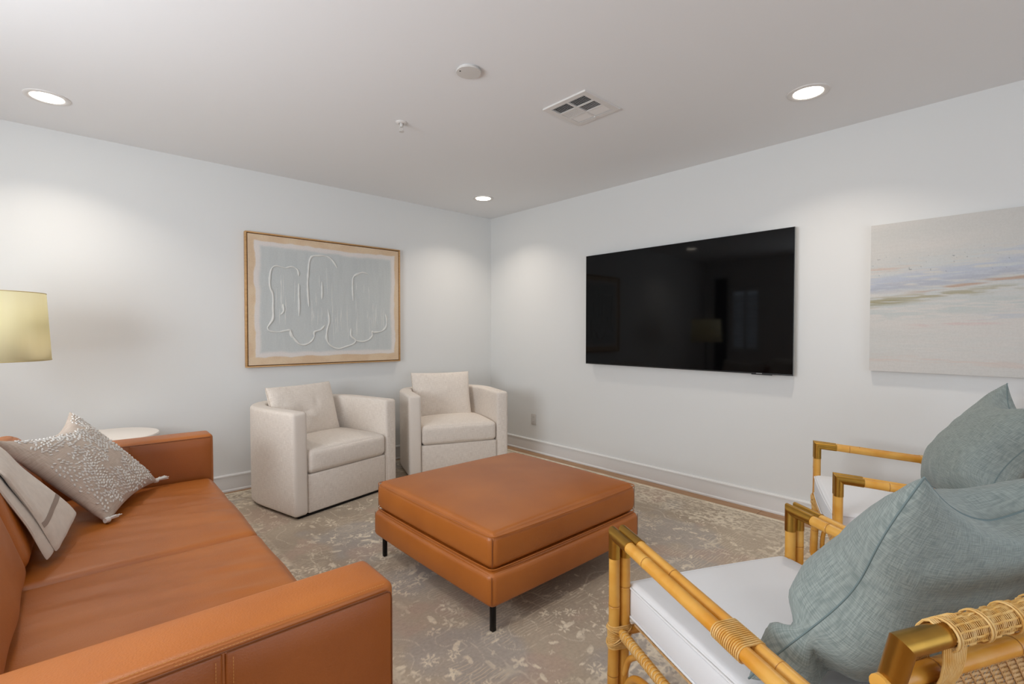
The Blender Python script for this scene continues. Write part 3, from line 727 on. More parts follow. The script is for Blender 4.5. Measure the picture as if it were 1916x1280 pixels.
def embroidered():
    BL, BR, TR, TL = [sofa_pt(p) for p in ((-.505, 1.66, .468), (-.285, 2.20, .482), (-.635, 2.225, .895), (-.845, 1.66, .875))]
    c = (BL+BR+TR+TL)/4; ux = ((BR-BL)+(TR-TL)).normalized(); uz = ((TL-BL)+(TR-BR)); uz = (uz-ux*uz.dot(ux)).normalized(); uy = uz.cross(ux)
    w = ((BR-BL).length+(TR-TL).length)/2; h = ((TL-BL).length+(TR-BR).length)/2
    def fn(p, u, v, sg):
        a, b = (u+1)/2, (v+1)/2
        q = (BL*(1-a)+BR*a)*(1-b)+(TL*(1-a)+TR*a)*b
        x, y, z = p
        base = Vector((w/2*u, 0, h/2*v)); d = Vector(p)-base
        # sagging top edge between the raised corners
        sag = -.055*max(0, v)**2*(1-u*u)
        return q-c+ux*d.x+uz*(d.z+sag)+uy*y
    mb, rim = pillow(w, h, .15, 46, .10, fn, .006, 3, .40)
    t = thing('embroidered_pillow', 'taupe square pillow with white tufted branch embroidery and corner tassels', 'pillow', c)
    body = mb.obj('cover', M['flax'], t); weld(body)
    # embroidery: white tufted petals along branching sprays, seated on the front face
    n = 46; V = [Vector(v) for v in mb.v[:(n+1)**2]]
    def surf(u, v):
        i = math.acos(max(-1, min(1, -u)))/PI*n; j = math.acos(max(-1, min(1, -v)))/PI*n
        i0, j0 = min(n-1, int(i)), min(n-1, int(j)); a, b = i-i0, j-j0
        P = lambda I, J: V[I*(n+1)+J]
        p = (P(i0, j0)*(1-a)+P(i0+1, j0)*a)*(1-b)+(P(i0, j0+1)*(1-a)+P(i0+1, j0+1)*a)*b
        du = (P(i0+1, j0)-P(i0, j0)); dv = (P(i0, j0+1)-P(i0, j0)); 
        nn = du.cross(dv)
        if nn.length < 1e-9: return p, Vector((1, 0, 0)), Vector((0, 0, 1)), -uy
        nn.normalize(); du = du.normalized()
        if nn.dot(-uy) < 0: nn = -nn
        return p, du, nn.cross(du).normalized(), nn
    em = MB(); r = random.Random(2)
    occ = []
    ico = [(math.cos(k*PI/3), math.sin(k*PI/3)) for k in range(6)]
    def petal(u, v, ang, ln=.0078, wd=.0042):
        if abs(u) > .985 or abs(v) > .985: return
        if any((u-a)**2+(v-b)**2 < .0021 for a, b in occ): return
        occ.append((u, v))
        p, a, b, nn = surf(u, v); d = a*math.cos(ang)+b*math.sin(ang); e = nn.cross(d)
        vs = [p+d*(ln*x)+e*(wd*y)+nn*.0008 for x, y in ico]+[p+d*(ln*.6*x)+e*(wd*.6*y)+nn*.0046 for x, y in ico]
        em.add(vs, [(k, (k+1) % 6, 6+(k+1) % 6, 6+k) for k in range(6)]+[tuple(range(6, 12))])
    def spray(u, v, ang, L, rows, spread=.052):
        st = .064; k = 0; s = 0
        while s < L:
            u += math.cos(ang)*st; v += math.sin(ang)*st; ang += r.uniform(-.12, .12); s += st
            wv = rows*min(1, (L-s)/L*1.8+.25)
            q = int(wv)
            for side in (-1, 1):
                for m_ in range(q+1):
                    o = (m_+.45)*spread
                    petal(u-math.sin(ang)*o*side+r.uniform(-.012, .012), v+math.cos(ang)*o*side+r.uniform(-.012, .012), ang+side*.7+r.uniform(-.3, .3))
    def bloom(u, v, R=.05, k=6):
        for i in range(k):
            a = 2*PI*i/k; petal(u+R*math.cos(a), v+R*math.sin(a), a)
        petal(u, v, 0, .005, .005)
    spray(-.75, -.55, 1.1, .75, 4); spray(-.55, -.1, .5, .5, 2); spray(.1, .75, -1.2, 1.0, 4); spray(.0, .1, 2.9, .6, 3)
    spray(.2, .2, .2, .75, 3); spray(.75, .85, -1.45, 1.3, 2); spray(-.2, -.95, 1.3, .55, 5); spray(.15, -.95, 1.0, .8, 4)
    spray(.5, -.9, .9, .5, 3); spray(.95, -.8, 2.2, .5, 3); spray(-.9, .95, -.1, 1.9, 1); spray(-.95, .3, -1.2, .6, 2)
    spray(.55, .95, -.4, .45, 3); spray(.8, .9, -2.2, .5, 3); spray(.25, -.35, -1.1, .4, 2)
    spray(-.9, .55, .15, .7, 2); spray(-.5, .35, -.9, .6, 3); spray(-.95, -.3, .9, .5, 2); spray(-.3, .6, .3, .5, 2)
    spray(-.9, -.15, -.8, .9, 3); spray(-.15, -.55, 2.7, .6, 3); spray(-.6, -.7, .2, .5, 3); spray(-.45, .05, -2.0, .5, 3)
    spray(-.93, -.9, 1.57, 1.8, 1); spray(-.78, -.85, 1.45, 1.0, 3); spray(-.6, -.9, 1.2, .6, 2)
    for k in range(26): bloom(r.uniform(-.85, .85), r.uniform(-.85, .85), r.uniform(.045, .06), r.choice([5, 6]))
    for k in range(60): petal(r.uniform(.6, .97), r.uniform(.6, .97), r.uniform(0, 3))
    em.obj('tufted_embroidery', M['tuft'], t, kind='stuff')
    # tassels
    for P_, d in ((BL, (ux*-.35-uz*1)), (BR, (ux*1-uz*.35)), (TL, (-ux+uz*.3))):
        d = d.normalized(); o = P_-c
        if P_ is BL: d = (sofa_pt((1, .75, 0))-sofa_pt((0, 0, 0))).normalized()*1.0; d.z = -.02
        if P_ is BR: d = (sofa_pt((1, .3, 0))-sofa_pt((0, 0, 0))).normalized(); d.z = -.02
        o = o.copy(); o.z = max(o.z, .478-c.z)+.004
        tm = MB(); tm.tube([o-d*.014, o+d*.002, o+d*.008], [.011, .013, .009], 8)
        for k in range(44):
            a = r.uniform(0, 6.28); q = r.uniform(.0, .013); s = Vector((math.cos(a)*q, math.sin(a)*q, abs(math.sin(a)*q)*.8))
            tm.tube([o+d*.004+s*.6, o+d*.02+s*1.2, o+d*(.036+.008*math.sin(k))+s*1.5], [.0026, .003, .0022], 5)
        tm.obj('tassel', M['tuft'], t)
embroidered()
def throw():
    t = thing('folded_throw', 'pale woollen throw with a grey stripe, folded over the sofa back cushion', 'blanket', sofa_pt((-.8, 1.5, .45)))
    base = sofa_pt((-.8, 1.5, .45))
    # path down the cushion front in sofa coords (x, z); left edge and right edge differ
    def slab(name, off, y_in, yo, end, m, thick=.018):
        n = 40; w = 22; mb = MB()
        pathL = [(-1.06, .66), (-1.05, .76), (-.99, .855), (-.90, .865), (-.825, .815), (-.785, .74), (-.735, .63), (-.70, .54), (-.682, .485)]
        pathR = [(-1.06, .68), (-1.05, .78), (-.99, .875), (-.90, .885), (-.845, .835), (-.795, .755), (-.715, .655), (-.655, .575), (-.630, .528)]
        def samp(P, s):
            x = s*(len(P)-1); i = min(len(P)-2, int(x)); f = x-i
            p0, p1, p2, p3 = [Vector((*P[max(0, min(len(P)-1, i+k))], 0)) for k in (-1, 0, 1, 2)]
            return .5*((2*p1)+(p2-p0)*f+(2*p0-5*p1+4*p2-p3)*f*f+(3*p1-p0-3*p2+p3)*f**3)
        top = []; bot = []
        for i in range(n+1):
            s = i/n*end
            for j in range(w+1):
                g = j/w; a = samp(pathL, s); b = samp(pathR, s)
                a2 = samp(pathL, min(1, s+.02)); b2 = samp(pathR, min(1, s+.02)); a1 = samp(pathL, max(0, s-.02)); b1 = samp(pathR, max(0, s-.02))
                p = a.lerp(b, g); d = (a2.lerp(b2, g)-a1.lerp(b1, g)).normalized(); nrm = Vector((-d.y, d.x, 0))
                if nrm.x < 0 and s > .4: nrm = -nrm
                if nrm.y < 0 and s <= .4: nrm = -nrm
                y = y_in+(yo-y_in)*g+.03*(s-.4)
                edge = 1-(2*g-1)**8
                th = thick*(.25+.75*max(0, edge)**.5)*(1 if i < n else .6)
                wv = .004*noise.noise(Vector((g*4, s*5, off*90)))
                q = p+nrm*(off+wv)
                A = q+nrm*th/2; B = q-nrm*th/2
                top.append(sofa_pt((A.x, y, A.y))-base); bot.append(sofa_pt((B.x, y, B.y))-base)
        W = w+1; N = len(top); F = []
        for i in range(n):
            for j in range(w):
                f = (i*W+j, i*W+j+1, (i+1)*W+j+1, (i+1)*W+j); F.append(f); F.append(tuple(N+k for k in f[::-1]))
            F.append((i*W, (i+1)*W, N+(i+1)*W, N+i*W)); F.append((i*W+w, N+i*W+w, N+(i+1)*W+w, (i+1)*W+w))
        for j in range(w):
            F.append((j, N+j, N+j+1, j+1)); F.append((n*W+j, n*W+j+1, N+n*W+j+1, N+n*W+j))
        mb.add(top+bot, F); o = mb.obj(name, m, t, angle=60)
        if name == 'upper_fold':
            k0 = int(n*.80); S = MB(); cols = [i for i in range(W)]
            V = []; 
            for k in (k0, k0+1):
                for j in cols: V.append(Vector(top[k*W+j]))
            nn = (V[1]-V[0]).cross(V[W]-V[0]).normalized()
            if nn.x < 0: nn = -nn
            V = [v+nn*.0009 for v in V]
            S.add(V, [(j, j+1, W+j+1, W+j) for j in range(w)]); S.obj('stripe', M['wool_dark'], o)
        return o
    slab('lower_fold', .000, 1.29, 1.58, 1.0, M['wool'], .020)
    slab('upper_fold', .024, 1.33, 1.61, .985, M['wool'], .024)
    # rolled fold joining the layers along the near edge
throw()

# ------------------------------------------------------------------ ottoman
def ottoman():
    x0, x1, y0, y1 = 1.312, 2.405, 1.555, 2.605
    cx, cy, hx, hy = (x0+x1)/2, (y0+y1)/2, (x1-x0)/2, (y1-y0)/2
    t = thing('leather_ottoman', 'large square tan leather ottoman on thin black legs, in the middle of the rug', 'ottoman', (cx, cy, 0))
    mb = softbox(hx, hy, .076, .030, .04, (.018, .018, .006), 5); mb.v = [(x, y, z+.130+.076) for x, y, z in mb.v]; base = weld(mb.obj('base', M['leather'], t))
    def fn(o, u):
        x, y, z = o
        if u[2] > 0:
            z += .022*(1-abs(u[0])**2.4)*(1-abs(u[1])**2.4)+.0022*noise.noise(Vector((x*4, y*5, 3)))*(1-u[0]**4)*(1-u[1]**4)
        s = 1-.012*max(0, abs(u[2])-.4)
        return [x*s, y*s, z]
    mb = softbox(hx-.012, hy-.012, .080, .034, .03, (.012, .012, .004), 6, fn); mb.v = [(x, y, z+.284+.080) for x, y, z in mb.v]; cu = weld(mb.obj('top_cushion', M['leather'], t))
    hx2, hy2 = hx-.012, hy-.012
    for z, q in ((.284+.148, .006), (.292, .007)):
        P = []
        for k in range(4):
            sx, sy = ((-1, -1), (1, -1), (1, 1), (-1, 1))[k]
            for j in range(7):
                a = {0: PI, 1: 1.5*PI, 2: 0, 3: .5*PI}[k]+PI/2*j/6
                P.append((sx*(hx2-.03)+.030*math.cos(a), sy*(hy2-.03)+.030*math.sin(a), z))
            nx_ = ((1, -1), (1, 1), (-1, 1), (-1, -1))[k]
            for j in range(1, 12):
                f = j/12; bul = .009*(1-(2*f-1)**2)**.6
                if k == 0: P.append((-(hx2-.03)+2*(hx2-.03)*f, -hy2-bul, z))
                if k == 1: P.append((hx2+bul, -(hy2-.03)+2*(hy2-.03)*f, z))
                if k == 2: P.append(((hx2-.03)-2*(hx2-.03)*f, hy2+bul, z))
                if k == 3: P.append((-hx2-bul, (hy2-.03)-2*(hy2-.03)*f, z))
        MB().tube(P, .0026, 6, closed=True).obj('welt', M['leather'], cu)
    for sx in (-1, 1):
        for sy in (-1, 1):
            c = .030*(1-math.cos(PI/4)); 
            px, py = sx*(hx2-c+.001), sy*(hy2-c+.001)
            MB().tube([(px, py, .300), (px, py, .425)], .0016, 6).obj('corner_seam', M['seam'], cu)
            c = .022*(1-math.cos(PI/4)); px, py = sx*(hx-c+.0006), sy*(hy-c+.0006)
            MB().tube([(px, py, .150), (px, py, .268)], .0014, 6).obj('corner_seam', M['seam'], base)
    for dx in (-1, 1):
        for dy in (-1, 1):
            lx, ly = dx*(hx-.045), dy*(hy-.045)
            MB().box((lx-.0105, ly-.0105, .0115), (lx+.0105, ly+.0105, .1305)).obj('leg', M['black_metal'], t, smooth=False, bevel=.0015, seg=1)
ottoman()

# ------------------------------------------------------------------ tub armchairs
def tub(loc, rz, label, W, D, seed, pil):
    t = thing('tub_armchair', label, 'armchair', loc, rz, 'oatmeal armchairs by the left wall')
    th = .108; H = .745; zb = .028
    def outline(off, y_front, n=22):
        w = W/2-off; d0 = .40; dy = D-d0-off; P = [(-w, y_front)]
        for i in range(n+1):
            a = PI-PI*i/n; c, s = math.cos(a), math.sin(a); e = 2/2.5
            P.append((w*abs(c)**e*(1 if c > 0 else -1) if abs(c) > 1e-9 else 0, d0+dy*abs(s)**e))
        P.append((w, y_front)); return P
    o_, i_ = outline(0, 0), outline(th, 0)
    mb = MB(); poly = o_+i_[::-1]
    nl = 10; zs = [zb+(H-zb)*k/nl for k in range(nl+1)]; n = len(poly)
    V = []; uv = []
    no = len(o_)
    for z in zs:
        f = (z-zb)/(H-zb)
        for q, (x, y) in enumerate(poly):
            fl_ = 1+.012*f if q < no else 1
            V.append((x*fl_, y+.012*f*(1 if y < .01 else 0), z))
    F = [tuple(range(n))[::-1], tuple(nl*n+k for k in range(n))]
    for k in range(nl):
        for i in range(n): F.append((k*n+i, k*n+(i+1) % n, (k+1)*n+(i+1) % n, (k+1)*n+i))
    mb.add(V, F[2:]); mb.uv = None
    # caps as quads across the wall thickness
    for base, flip in ((0, True), (nl*n, False)):
        for i in range(no-1):
            f = (base+i, base+i+1, base+n-2-i, base+n-1-i); mb.f.append(f[::-1] if not flip else f)
    L = 0; uvs = []
    acc = [0]
    for i in range(1, n): acc.append(acc[-1]+math.hypot(poly[i][0]-poly[i-1][0], poly[i][1]-poly[i-1][1]))
    for z in zs:
        for i in range(n): uvs.append((acc[i], z))
    mb.uv = uvs
    sh = mb.obj('shell', M['tweed'], t, bevel=.024, seg=4)
    bm = bmesh.new(); bm.from_mesh(sh.data); bmesh.ops.recalc_face_normals(bm, faces=bm.faces); bm.to_mesh(sh.data); bm.free()
    # front rail and deck
    ii = outline(th+.002, .012)
    pb = MB().prism([(x, y) for x, y in ii], zb, .300); pb.uv = [(a+b, c) for a, b, c in pb.v]
    fr = pb.obj('front_rail', M['tweed'], t, bevel=.012, seg=3)
    for s in (-1, 1):
        MB().tube([(s*(W/2-th+.0), .003, zb+.03), (s*(W/2-th+.0), .006, .30)], .0014, 6).obj('seam', M['tweed_seam'], sh)
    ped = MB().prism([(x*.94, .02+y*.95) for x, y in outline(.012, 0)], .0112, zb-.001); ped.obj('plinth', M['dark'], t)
    # seat cushion, D shaped
    w = W/2-th-.004; d = D-th-.02
    def fn(o, u):
        x, y, z = o
        f = (u[1]+1)/2
        k = 1.0 if f < .5 else math.sqrt(max(.05, 1-((f-.5)/.5)**2.6*.62))
        z += (.018 if u[2] > 0 else 0)*(1-abs(u[0])**2.2)*(1-abs(u[1])**2.2)
        z += .002*noise.noise(Vector((x*9+seed, y*9, 1)))
        return [x*k, y, z]
    c = softbox(w, d/2, .083, .036, .03, (.0, .010, .012), 5, fn); c.v = [(x, y+d/2+.004, z+.303+.084) for x, y, z in c.v]
    cu = weld(c.obj('seat_cushion', M['tweed'], t))
    P = [(-w+.02+(2*w-.04)*k/20, .004+.012-.010*(1-(2*k/20-1)**2)**.6-.011, .462-.006) for k in range(21)]
    # loose back pillow resting on the seat
    cx, pw_, ph_, lean, py, turn, sagv = pil[:7]; dz = pil[7] if len(pil) > 7 else 0
    def pf(p, u, v, sg):
        x, y, z = p
        dent = 0
        if sg < 0 and seed == 1: dent = .024*math.exp(-(((u+.15)/.22)**2+((v+.1)/.3)**2))-.022*math.exp(-(((u-.05)/.12)**2+((v+.3)/.18)**2))+.010*math.exp(-(((u-.25)/.07)**2+((v-.05-u*.6)/.25)**2))
        y += dent
        z += sagv*(1-u*u)*max(0, v)
        return (x, y, z)
    mb, rim = pillow(pw_, ph_, .15, 40, .035, pf, .004, seed*5, .30)
    R = Matrix.Translation((cx, py, .487+dz)) @ Matrix.Rotation(turn, 4, 'Z') @ Matrix.Rotation(-lean, 4, 'X') @ Matrix.Translation((0, 0, ph_/2))
    mb.v = [tuple(R @ Vector(v)) for v in mb.v]
    bp = weld(mb.obj('back_pillow', M['tweed'], t))
    MB().tube([R @ Vector(q) for q in rim], .0022, 6, closed=True).obj('seam', M['tweed_seam'], bp)
    return t
M['tweed_seam'] = mat('oatmeal_seam', (202, 187, 172), .95)
def fl2(fx, fy, ang, W): a = math.radians(ang); return (fx+W/2*math.cos(a), fy+W/2*math.sin(a), 0), a
W1 = .918
loc, a = fl2(1.155, 3.435, 13.5, W1)
tub(loc, a, 'oatmeal fabric tub armchair nearer the sofa, under the framed painting', W1, .84, 1, (-.03, .60, .425, .30, .47, .10, 0, -.022))
loc, a = fl2(2.205, 3.712, -20.0, W1)
tub(loc, a, 'oatmeal fabric tub armchair set in the room corner', W1, .84, 2, (-.035, .59, .455, .24, .50, 0, 0, -.035))

# ------------------------------------------------------------------ rattan chairs
def node_tube(pts, r, step=.24, seed=0, name='pole', m='rattan', parent=None, n=14, hi=None):
    """bamboo pole: slight swelling at the knuckles"""
    P = [Vector(p) for p in pts]; Q = []; R = []; D = [0]
    for a, b in zip(P, P[1:]): D.append(D[-1]+(b-a).length)
    L = D[-1]; rr = random.Random(seed); ks = []; s = rr.uniform(.06, .2)
    while s < L-.03: ks.append(s); s += step*rr.uniform(.7, 1.3)
    S = sorted(set([i*L/max(8, int(L/.02)) for i in range(max(8, int(L/.02))+1)]+[k+e for k in ks for e in (-.008, -.003, 0, .003, .008) if 0 < k+e < L]))
    for s in S:
        i = 0
        while i < len(D)-2 and s > D[i+1]: i += 1
        f = (s-D[i])/(D[i+1]-D[i]); Q.append(P[i].lerp(P[i+1], f))
        e = 0
        for k in ks:
            d = abs(s-k)
            if d < .0085: e = {0: -.0004}.get(round(d, 4), .0009 if d < .004 else .0002)
        R.append(r+e)
    o = MB().tube(Q, R, n).obj(name, M[m], parent)
    if ks:
        rings = MB()
        for k in ks:
            i = 0
            while i < len(D)-2 and k > D[i+1]: i += 1
            f = (k-D[i])/(D[i+1]-D[i]); c = P[i].lerp(P[i+1], f); d = (P[i+1]-P[i]).normalized()
            rings.tube([c-d*.0009, c+d*.0009], r+.0007, n, cap=False)
        rings.obj('knuckle', M['node'], o, kind='stuff')
    return o
def binding(parent, c0, c1, r, rows, ax, up, name='binding', cross=True, wob=0, tr=.0028):
    """flat cane wound around the two poles c0,c1 (pole centres), pole axis ax, starting at those centres"""
    c0, c1, ax = Vector(c0), Vector(c1), Vector(ax).normalized(); mb = MB(); d = (c1-c0).normalized(); n = ax.cross(d)
    def stad(s, tilt, rr):
        P = []
        for k in range(9): a = PI/2+PI*k/8; P.append(c0+d*(rr*math.cos(a))+n*(rr*math.sin(a)))
        for k in range(9): a = -PI/2+PI*k/8; P.append(c1+d*(rr*math.cos(a))+n*(rr*math.sin(a)))
        mid = (c0+c1)/2
        return [p+ax*(s+tilt*((p-mid).dot(d))/.03*.01) for p in P]
    for i in range(rows):
        mb.tube(stad(i*tr*2.1+wob*math.sin(i), 0, r+tr*.4), tr, 6, closed=True, sq=.8)
    if cross:
        L = rows*tr*2.1
        for tl, s in ((1.8, L*.5), (-1.8, L*.5), (1.2, L*.35), (-1.2, L*.65)): mb.tube(stad(s, tl, r+tr*1.9), tr*.8, 6, closed=True)
    return mb.obj(name, M['bind'], parent)
def elbow(parent, corner, d1, l1, d2, l2, r, name='brass_corner'):
    """mitred tube corner"""
    c = Vector(corner); d1, d2 = Vector(d1).normalized(), Vector(d2).normalized(); n = d1.cross(d2).normalized(); bi = (d1+d2).normalized()
    mb = MB(); N = 24
    for d, l in ((d1, l1), (d2, l2)):
        e = n.cross(d); V = []; pn = n.cross(bi)   # mitre plane contains bi and n; normal pn
        for s in (0, 1):
            for k in range(N):
                a = 2*PI*k/N; off = n*(r*math.cos(a))+e*(r*math.sin(a))
                if s: V.append(c+d*l+off)
                else:
                    p = c+off; q = -(p-c).dot(pn)/d.dot(pn); V.append(p+d*q)
        F = [(k, (k+1) % N, N+(k+1) % N, N+k) for k in range(N)]; F.append(tuple(N+k for k in range(N)))
        mb.add(V, F)
    o = mb.obj(name, M['brass'], parent, angle=50)
    bm = bmesh.new(); bm.from_mesh(o.data); bmesh.ops.recalc_face_normals(bm, faces=bm.faces); bm.to_mesh(o.data); bm.free(); return o
def catmull(P, k=8):
    P = [Vector(p) for p in P]; Q = []
    for i in range(len(P)-1):
        p0, p1, p2, p3 = P[max(0, i-1)], P[i], P[i+1], P[min(len(P)-1, i+2)]
        for q in range(k):
            u = q/k; Q.append(.5*((2*p1)+(p2-p0)*u+(2*p0-5*p1+4*p2-p3)*u*u+(3*p1-p0-3*p2+p3)*u**3))
    return Q+[P[-1]]
def rattan(loc, rz, label, detail, W=.76):
    t = thing('rattan_armchair', label, 'armchair', loc, rz, 'rattan armchairs with brass corners')
    r = .0175; g = .0375; ZF, ZR = .650, .598; zf = .0125
    YB_, ZT = -.842, .799; rb = .0200
    for s, xo in ((1, 0), (-1, W)):
        for k in (0, 1):
            x = xo+s*g*k
            node_tube([(x, .012, zf), (x, 0, .40), (x, 0, ZF-.072)], r, .2, int(31*x*7+k), 'front_post', parent=t)
            node_tube([(x, -.088, ZF-.0055), (x, -.42, ZF-.028), (x, -.80, ZR)], r, .3, int(11*x*5+k+3), 'arm_rail', parent=t)
            elbow(t, (x, 0, ZF), (0, 0, -1), .075, (0, -1, -.06), .092, r+.0016)
        xm = xo+s*g/2; xp = xm+s*.026
        binding(t, (xo, .003, .285), (xo+s*g, .003, .285), r, 13, (0, 0, 1), None)
        binding(t, (xo, -.475, ZF-.0325), (xo+s*g, -.475, ZF-.0325), r, 15, (0, -1, -.07), None, cross=False)
        # back post, leaning
        node_tube([(xp, -.66, zf), (xp, -.70, .34), (xp, -.775, .60), (xp, YB_+.024, ZT-.095)], rb-.002, .22, int(xo*9)+5, 'back_post', parent=t)
        elbow(t, (xp, YB_, ZT), (0, .24, -1), .115, (s, 0, 0), .112, rb)
        binding(t, (xp, -.806, .655), (xp, -.805, .656), rb-.001, 8, (0, -.25, 1), None, cross=False)
        # side rail with braided wrap, and bent cane arches below
        node_tube([(xm, .0, .335), (xm, -.69, .300)], .014, .5, 3, 'seat_rail', parent=t)
        br = MB()
        for k in range(96 if detail else 24):
            y = -.03-k*(.63/(96 if detail else 24)); z = .335+.05*y
            sl = .006 if k % 2 else -.002
            P = [(xm+.0145*math.cos(a), y+sl*math.sin(a*1.0), z+.0145*math.sin(a)) for a in [2*PI*q/12 for q in range(12)]]
            br.tube(P, .0024, 5, closed=True)
        br.obj('braided_wrap', M['bind'], t, kind='stuff')
        arch = catmull([(xm, -.035, .03), (xm, -.045, .17), (xm, -.09, .245), (xm, -.17, .275), (xm, -.26, .245), (xm, -.32, .17), (xm, -.345, .02)] if False else [(xm, -.032, .02), (xm, -.036, .13), (xm, -.07, .215), (xm, -.15, .258), (xm, -.33, .268), (xm, -.52, .250), (xm, -.60, .19), (xm, -.635, .10), (xm, -.64, .02)])
        MB().tube(arch, .0115, 12).obj('bent_arch', M['rattan'], t)
        MB().tube(catmull([(xm, -.035, .215), (xm, -.06, .275), (xm, -.11, .318)]), .0095, 10).obj('brace', M['rattan'], t)
    node_tube([(g, 0, .33), (W-g, 0, .33)], .014, .3, 8, 'seat_rail', parent=t)
    node_tube([(g, -.69, .30), (W-g, -.69, .30)], .014, .3, 9, 'seat_rail', parent=t)
    MB().box((.062, -.68, .352), (W-.062, -.02, .360)).obj('seat_deck', M['cane'], t, smooth=False)
    # back: wrapped top rail, bamboo rail, cane panel
    xa, xb = g/2+.120, W-g/2-.120
    MB().tube([(xa-.01, YB_, ZT), (xb+.01, YB_, ZT)], rb-.003, 16).obj('top_rail', M['rattan'], t)
    wr = MB(); R_ = rb+.0015
    nring = 120 if detail else 30
    for k in range(nring):
        x = xa+(xb-xa)*(k+.5)/nring
        n = 14; P = []
        for q in range(n):
            a = 2*PI*q/n; P.append((x+.0012*math.sin(2*a+k), YB_+R_*math.cos(a), ZT+R_*math.sin(a)))
        wr.tube(P, (xb-xa)/nring*.36, 5, closed=True, sq=.5)
    for q in range(12):   # long strands woven over and under
        a = 2*PI*q/12; P = []
        for k in range(nring+1):
            rr = R_+(.0012 if (k//4+q) % 2 else -.0012); P.append((xa+(xb-xa)*k/nring, YB_+rr*math.cos(a), ZT+rr*math.sin(a)))
        wr.tube(P, .0019, 5)
    for k in range(7):
        x = xa+(xb-xa)*k/6
        P = [(x, YB_+(R_+.004)*math.cos(2*PI*q/20), ZT+(R_+.004)*math.sin(2*PI*q/20)) for q in range(20)]
        for e in (-.003, .003): wr.tube([(p[0]+e, p[1], p[2]) for p in P], .0018, 6, closed=True)
    wr.obj('woven_wrap', M['bind'], t, kind='stuff')
    zr = ZT-.072; yr = YB_+.018
    node_tube([(g/2, yr, zr), (W-g/2, yr, zr)], .0165, .19, 12, 'back_rail', parent=t)
    for s, x in ((1, g/2+.112), (-1, W-g/2-.112)):
        lp = MB()
        for k in range(13):
            f = k/12; P = []
            for q in range(16):
                a = 2*PI*q/16; lean_ = .5-.5*math.sin(a)
                P.append((x+s*(-.010+.060*f*(1-.35*lean_))-s*.014*lean_, (YB_+yr)/2+(.0245+.002*lean_)*math.cos(a), (ZT+zr)/2+.0*f+(.0575)*math.sin(a)))
            lp.tube(P, .0021, 6, closed=True)
        lp.obj('corner_lashing', M['bind'], t)
    # cane panel woven from strands
    cp = MB(); z0, z1 = .42, zr-.02; x0, x1 = .055, W-.055
    def bp(x, z, o): f = (z-.34)/(ZT-.34); return (x, -.715-.125*f+o, z)
    st = .0125 if detail else .03
    nx = int((x1-x0)/st)
    for i in range(nx+1):
        x = x0+(x1-x0)*i/nx
        for e in (-.0018, .0018):
            P = [bp(x+e, z0+(z1-z0)*k/10, .0012) for k in range(11)]; cp.tube(P, .0012, 4)
    nz = int((z1-z0)/st)
    for i in range(nz+1):
        z = z0+(z1-z0)*i/nz
        for e in (-.0018, .0018): cp.tube([bp(x0, z+e, -.0012), bp(x1, z+e, -.0012)], .0012, 4)
    dw = z1-z0
    k = -int(dw/st/1.0)
    while k*st*1.0 < (x1-x0):
        for sg in (1, -1):
            xs_ = x0+k*st; a, b = (xs_, z0), (xs_+dw, z1)
            if sg < 0: a, b = (x0+x1-xs_, z0), (x0+x1-xs_-dw, z1)
            lo, hi = 0, 1; pts = []
            for q in range(0, 21):
                f = q/20; X = a[0]+(b[0]-a[0])*f; Z = a[1]+(b[1]-a[1])*f
                if x0 <= X <= x1: pts.append(bp(X, Z, .003*sg))
            if len(pts) > 1: cp.tube([pts[0], pts[-1]], .0013, 4)
        k += 2
    cp.obj('cane_panel', M['cane'], t, kind='stuff')
    # seat cushion with piping
    cx, hw, hd, hz = W/2, W/2-.052, .35, .058
    def fn(o, u):
        x, y, z = o
        if u[2] > 0: z += .012*(1-abs(u[0])**3)*(1-abs(u[1])**3)
        z += .0016*noise.noise(Vector((x*8, y*8, 1)))*u[2]
        return [x, y, z]
    mb = softbox(hw, hd, hz, .022, .03, (.004, .010, .0), 4, fn)
    mb.v = [(x+cx, y-.335, z+.362+hz+.008) for x, y, z in mb.v]; cu = weld(mb.obj('seat_cushion', M['white_cloth'], t))
    for z in (.370+.012, .370+2*hz-.012):
        P = []
        for k in range(4):
            sx, sy = ((-1, -1), (1, -1), (1, 1), (-1, 1))[k]; a0 = {0: PI, 1: 1.5*PI, 2: 0, 3: .5*PI}[k]
            for j in range(7):
                a = a0+PI/2*j/6; P.append((cx+sx*(hw-.02)+.0215*math.cos(a), -.335+sy*(hd-.02)+.0215*math.sin(a), z))
            for j in range(1, 10):
                f = j/10; bu = (1-(2*f-1)**2)**.6
                c1, c2 = hw-.02, hd-.02
                if k == 0: P.append((cx-c1+2*c1*f, -.335-hd-.008*bu, z))
                if k == 1: P.append((cx+hw+.003*bu, -.335-c2+2*c2*f, z))
                if k == 2: P.append((cx+c1-2*c1*f, -.335+hd+.008*bu, z))
                if k == 3: P.append((cx-hw-.003*bu, -.335+c2-2*c2*f, z))
        MB().tube(P, .0034, 8, closed=True).obj('piping', M['white_cloth'], cu)
    return t
LA = (1.303, .932, 0); RA = math.radians(-25.0)
LB = (2.530, .617, 0); RB = math.radians(22.0)
rattan(LA, RA, 'rattan and brass armchair in the right foreground, cane back toward the camera', True)
rattan(LB, RB, 'rattan and brass armchair against the right wall, behind the foreground one', False)
def chair_pt(L, R, p):
    x, y, z = p; return Vector((L[0]+x*math.cos(R)-y*math.sin(R), L[1]+x*math.sin(R)+y*math.cos(R), z))
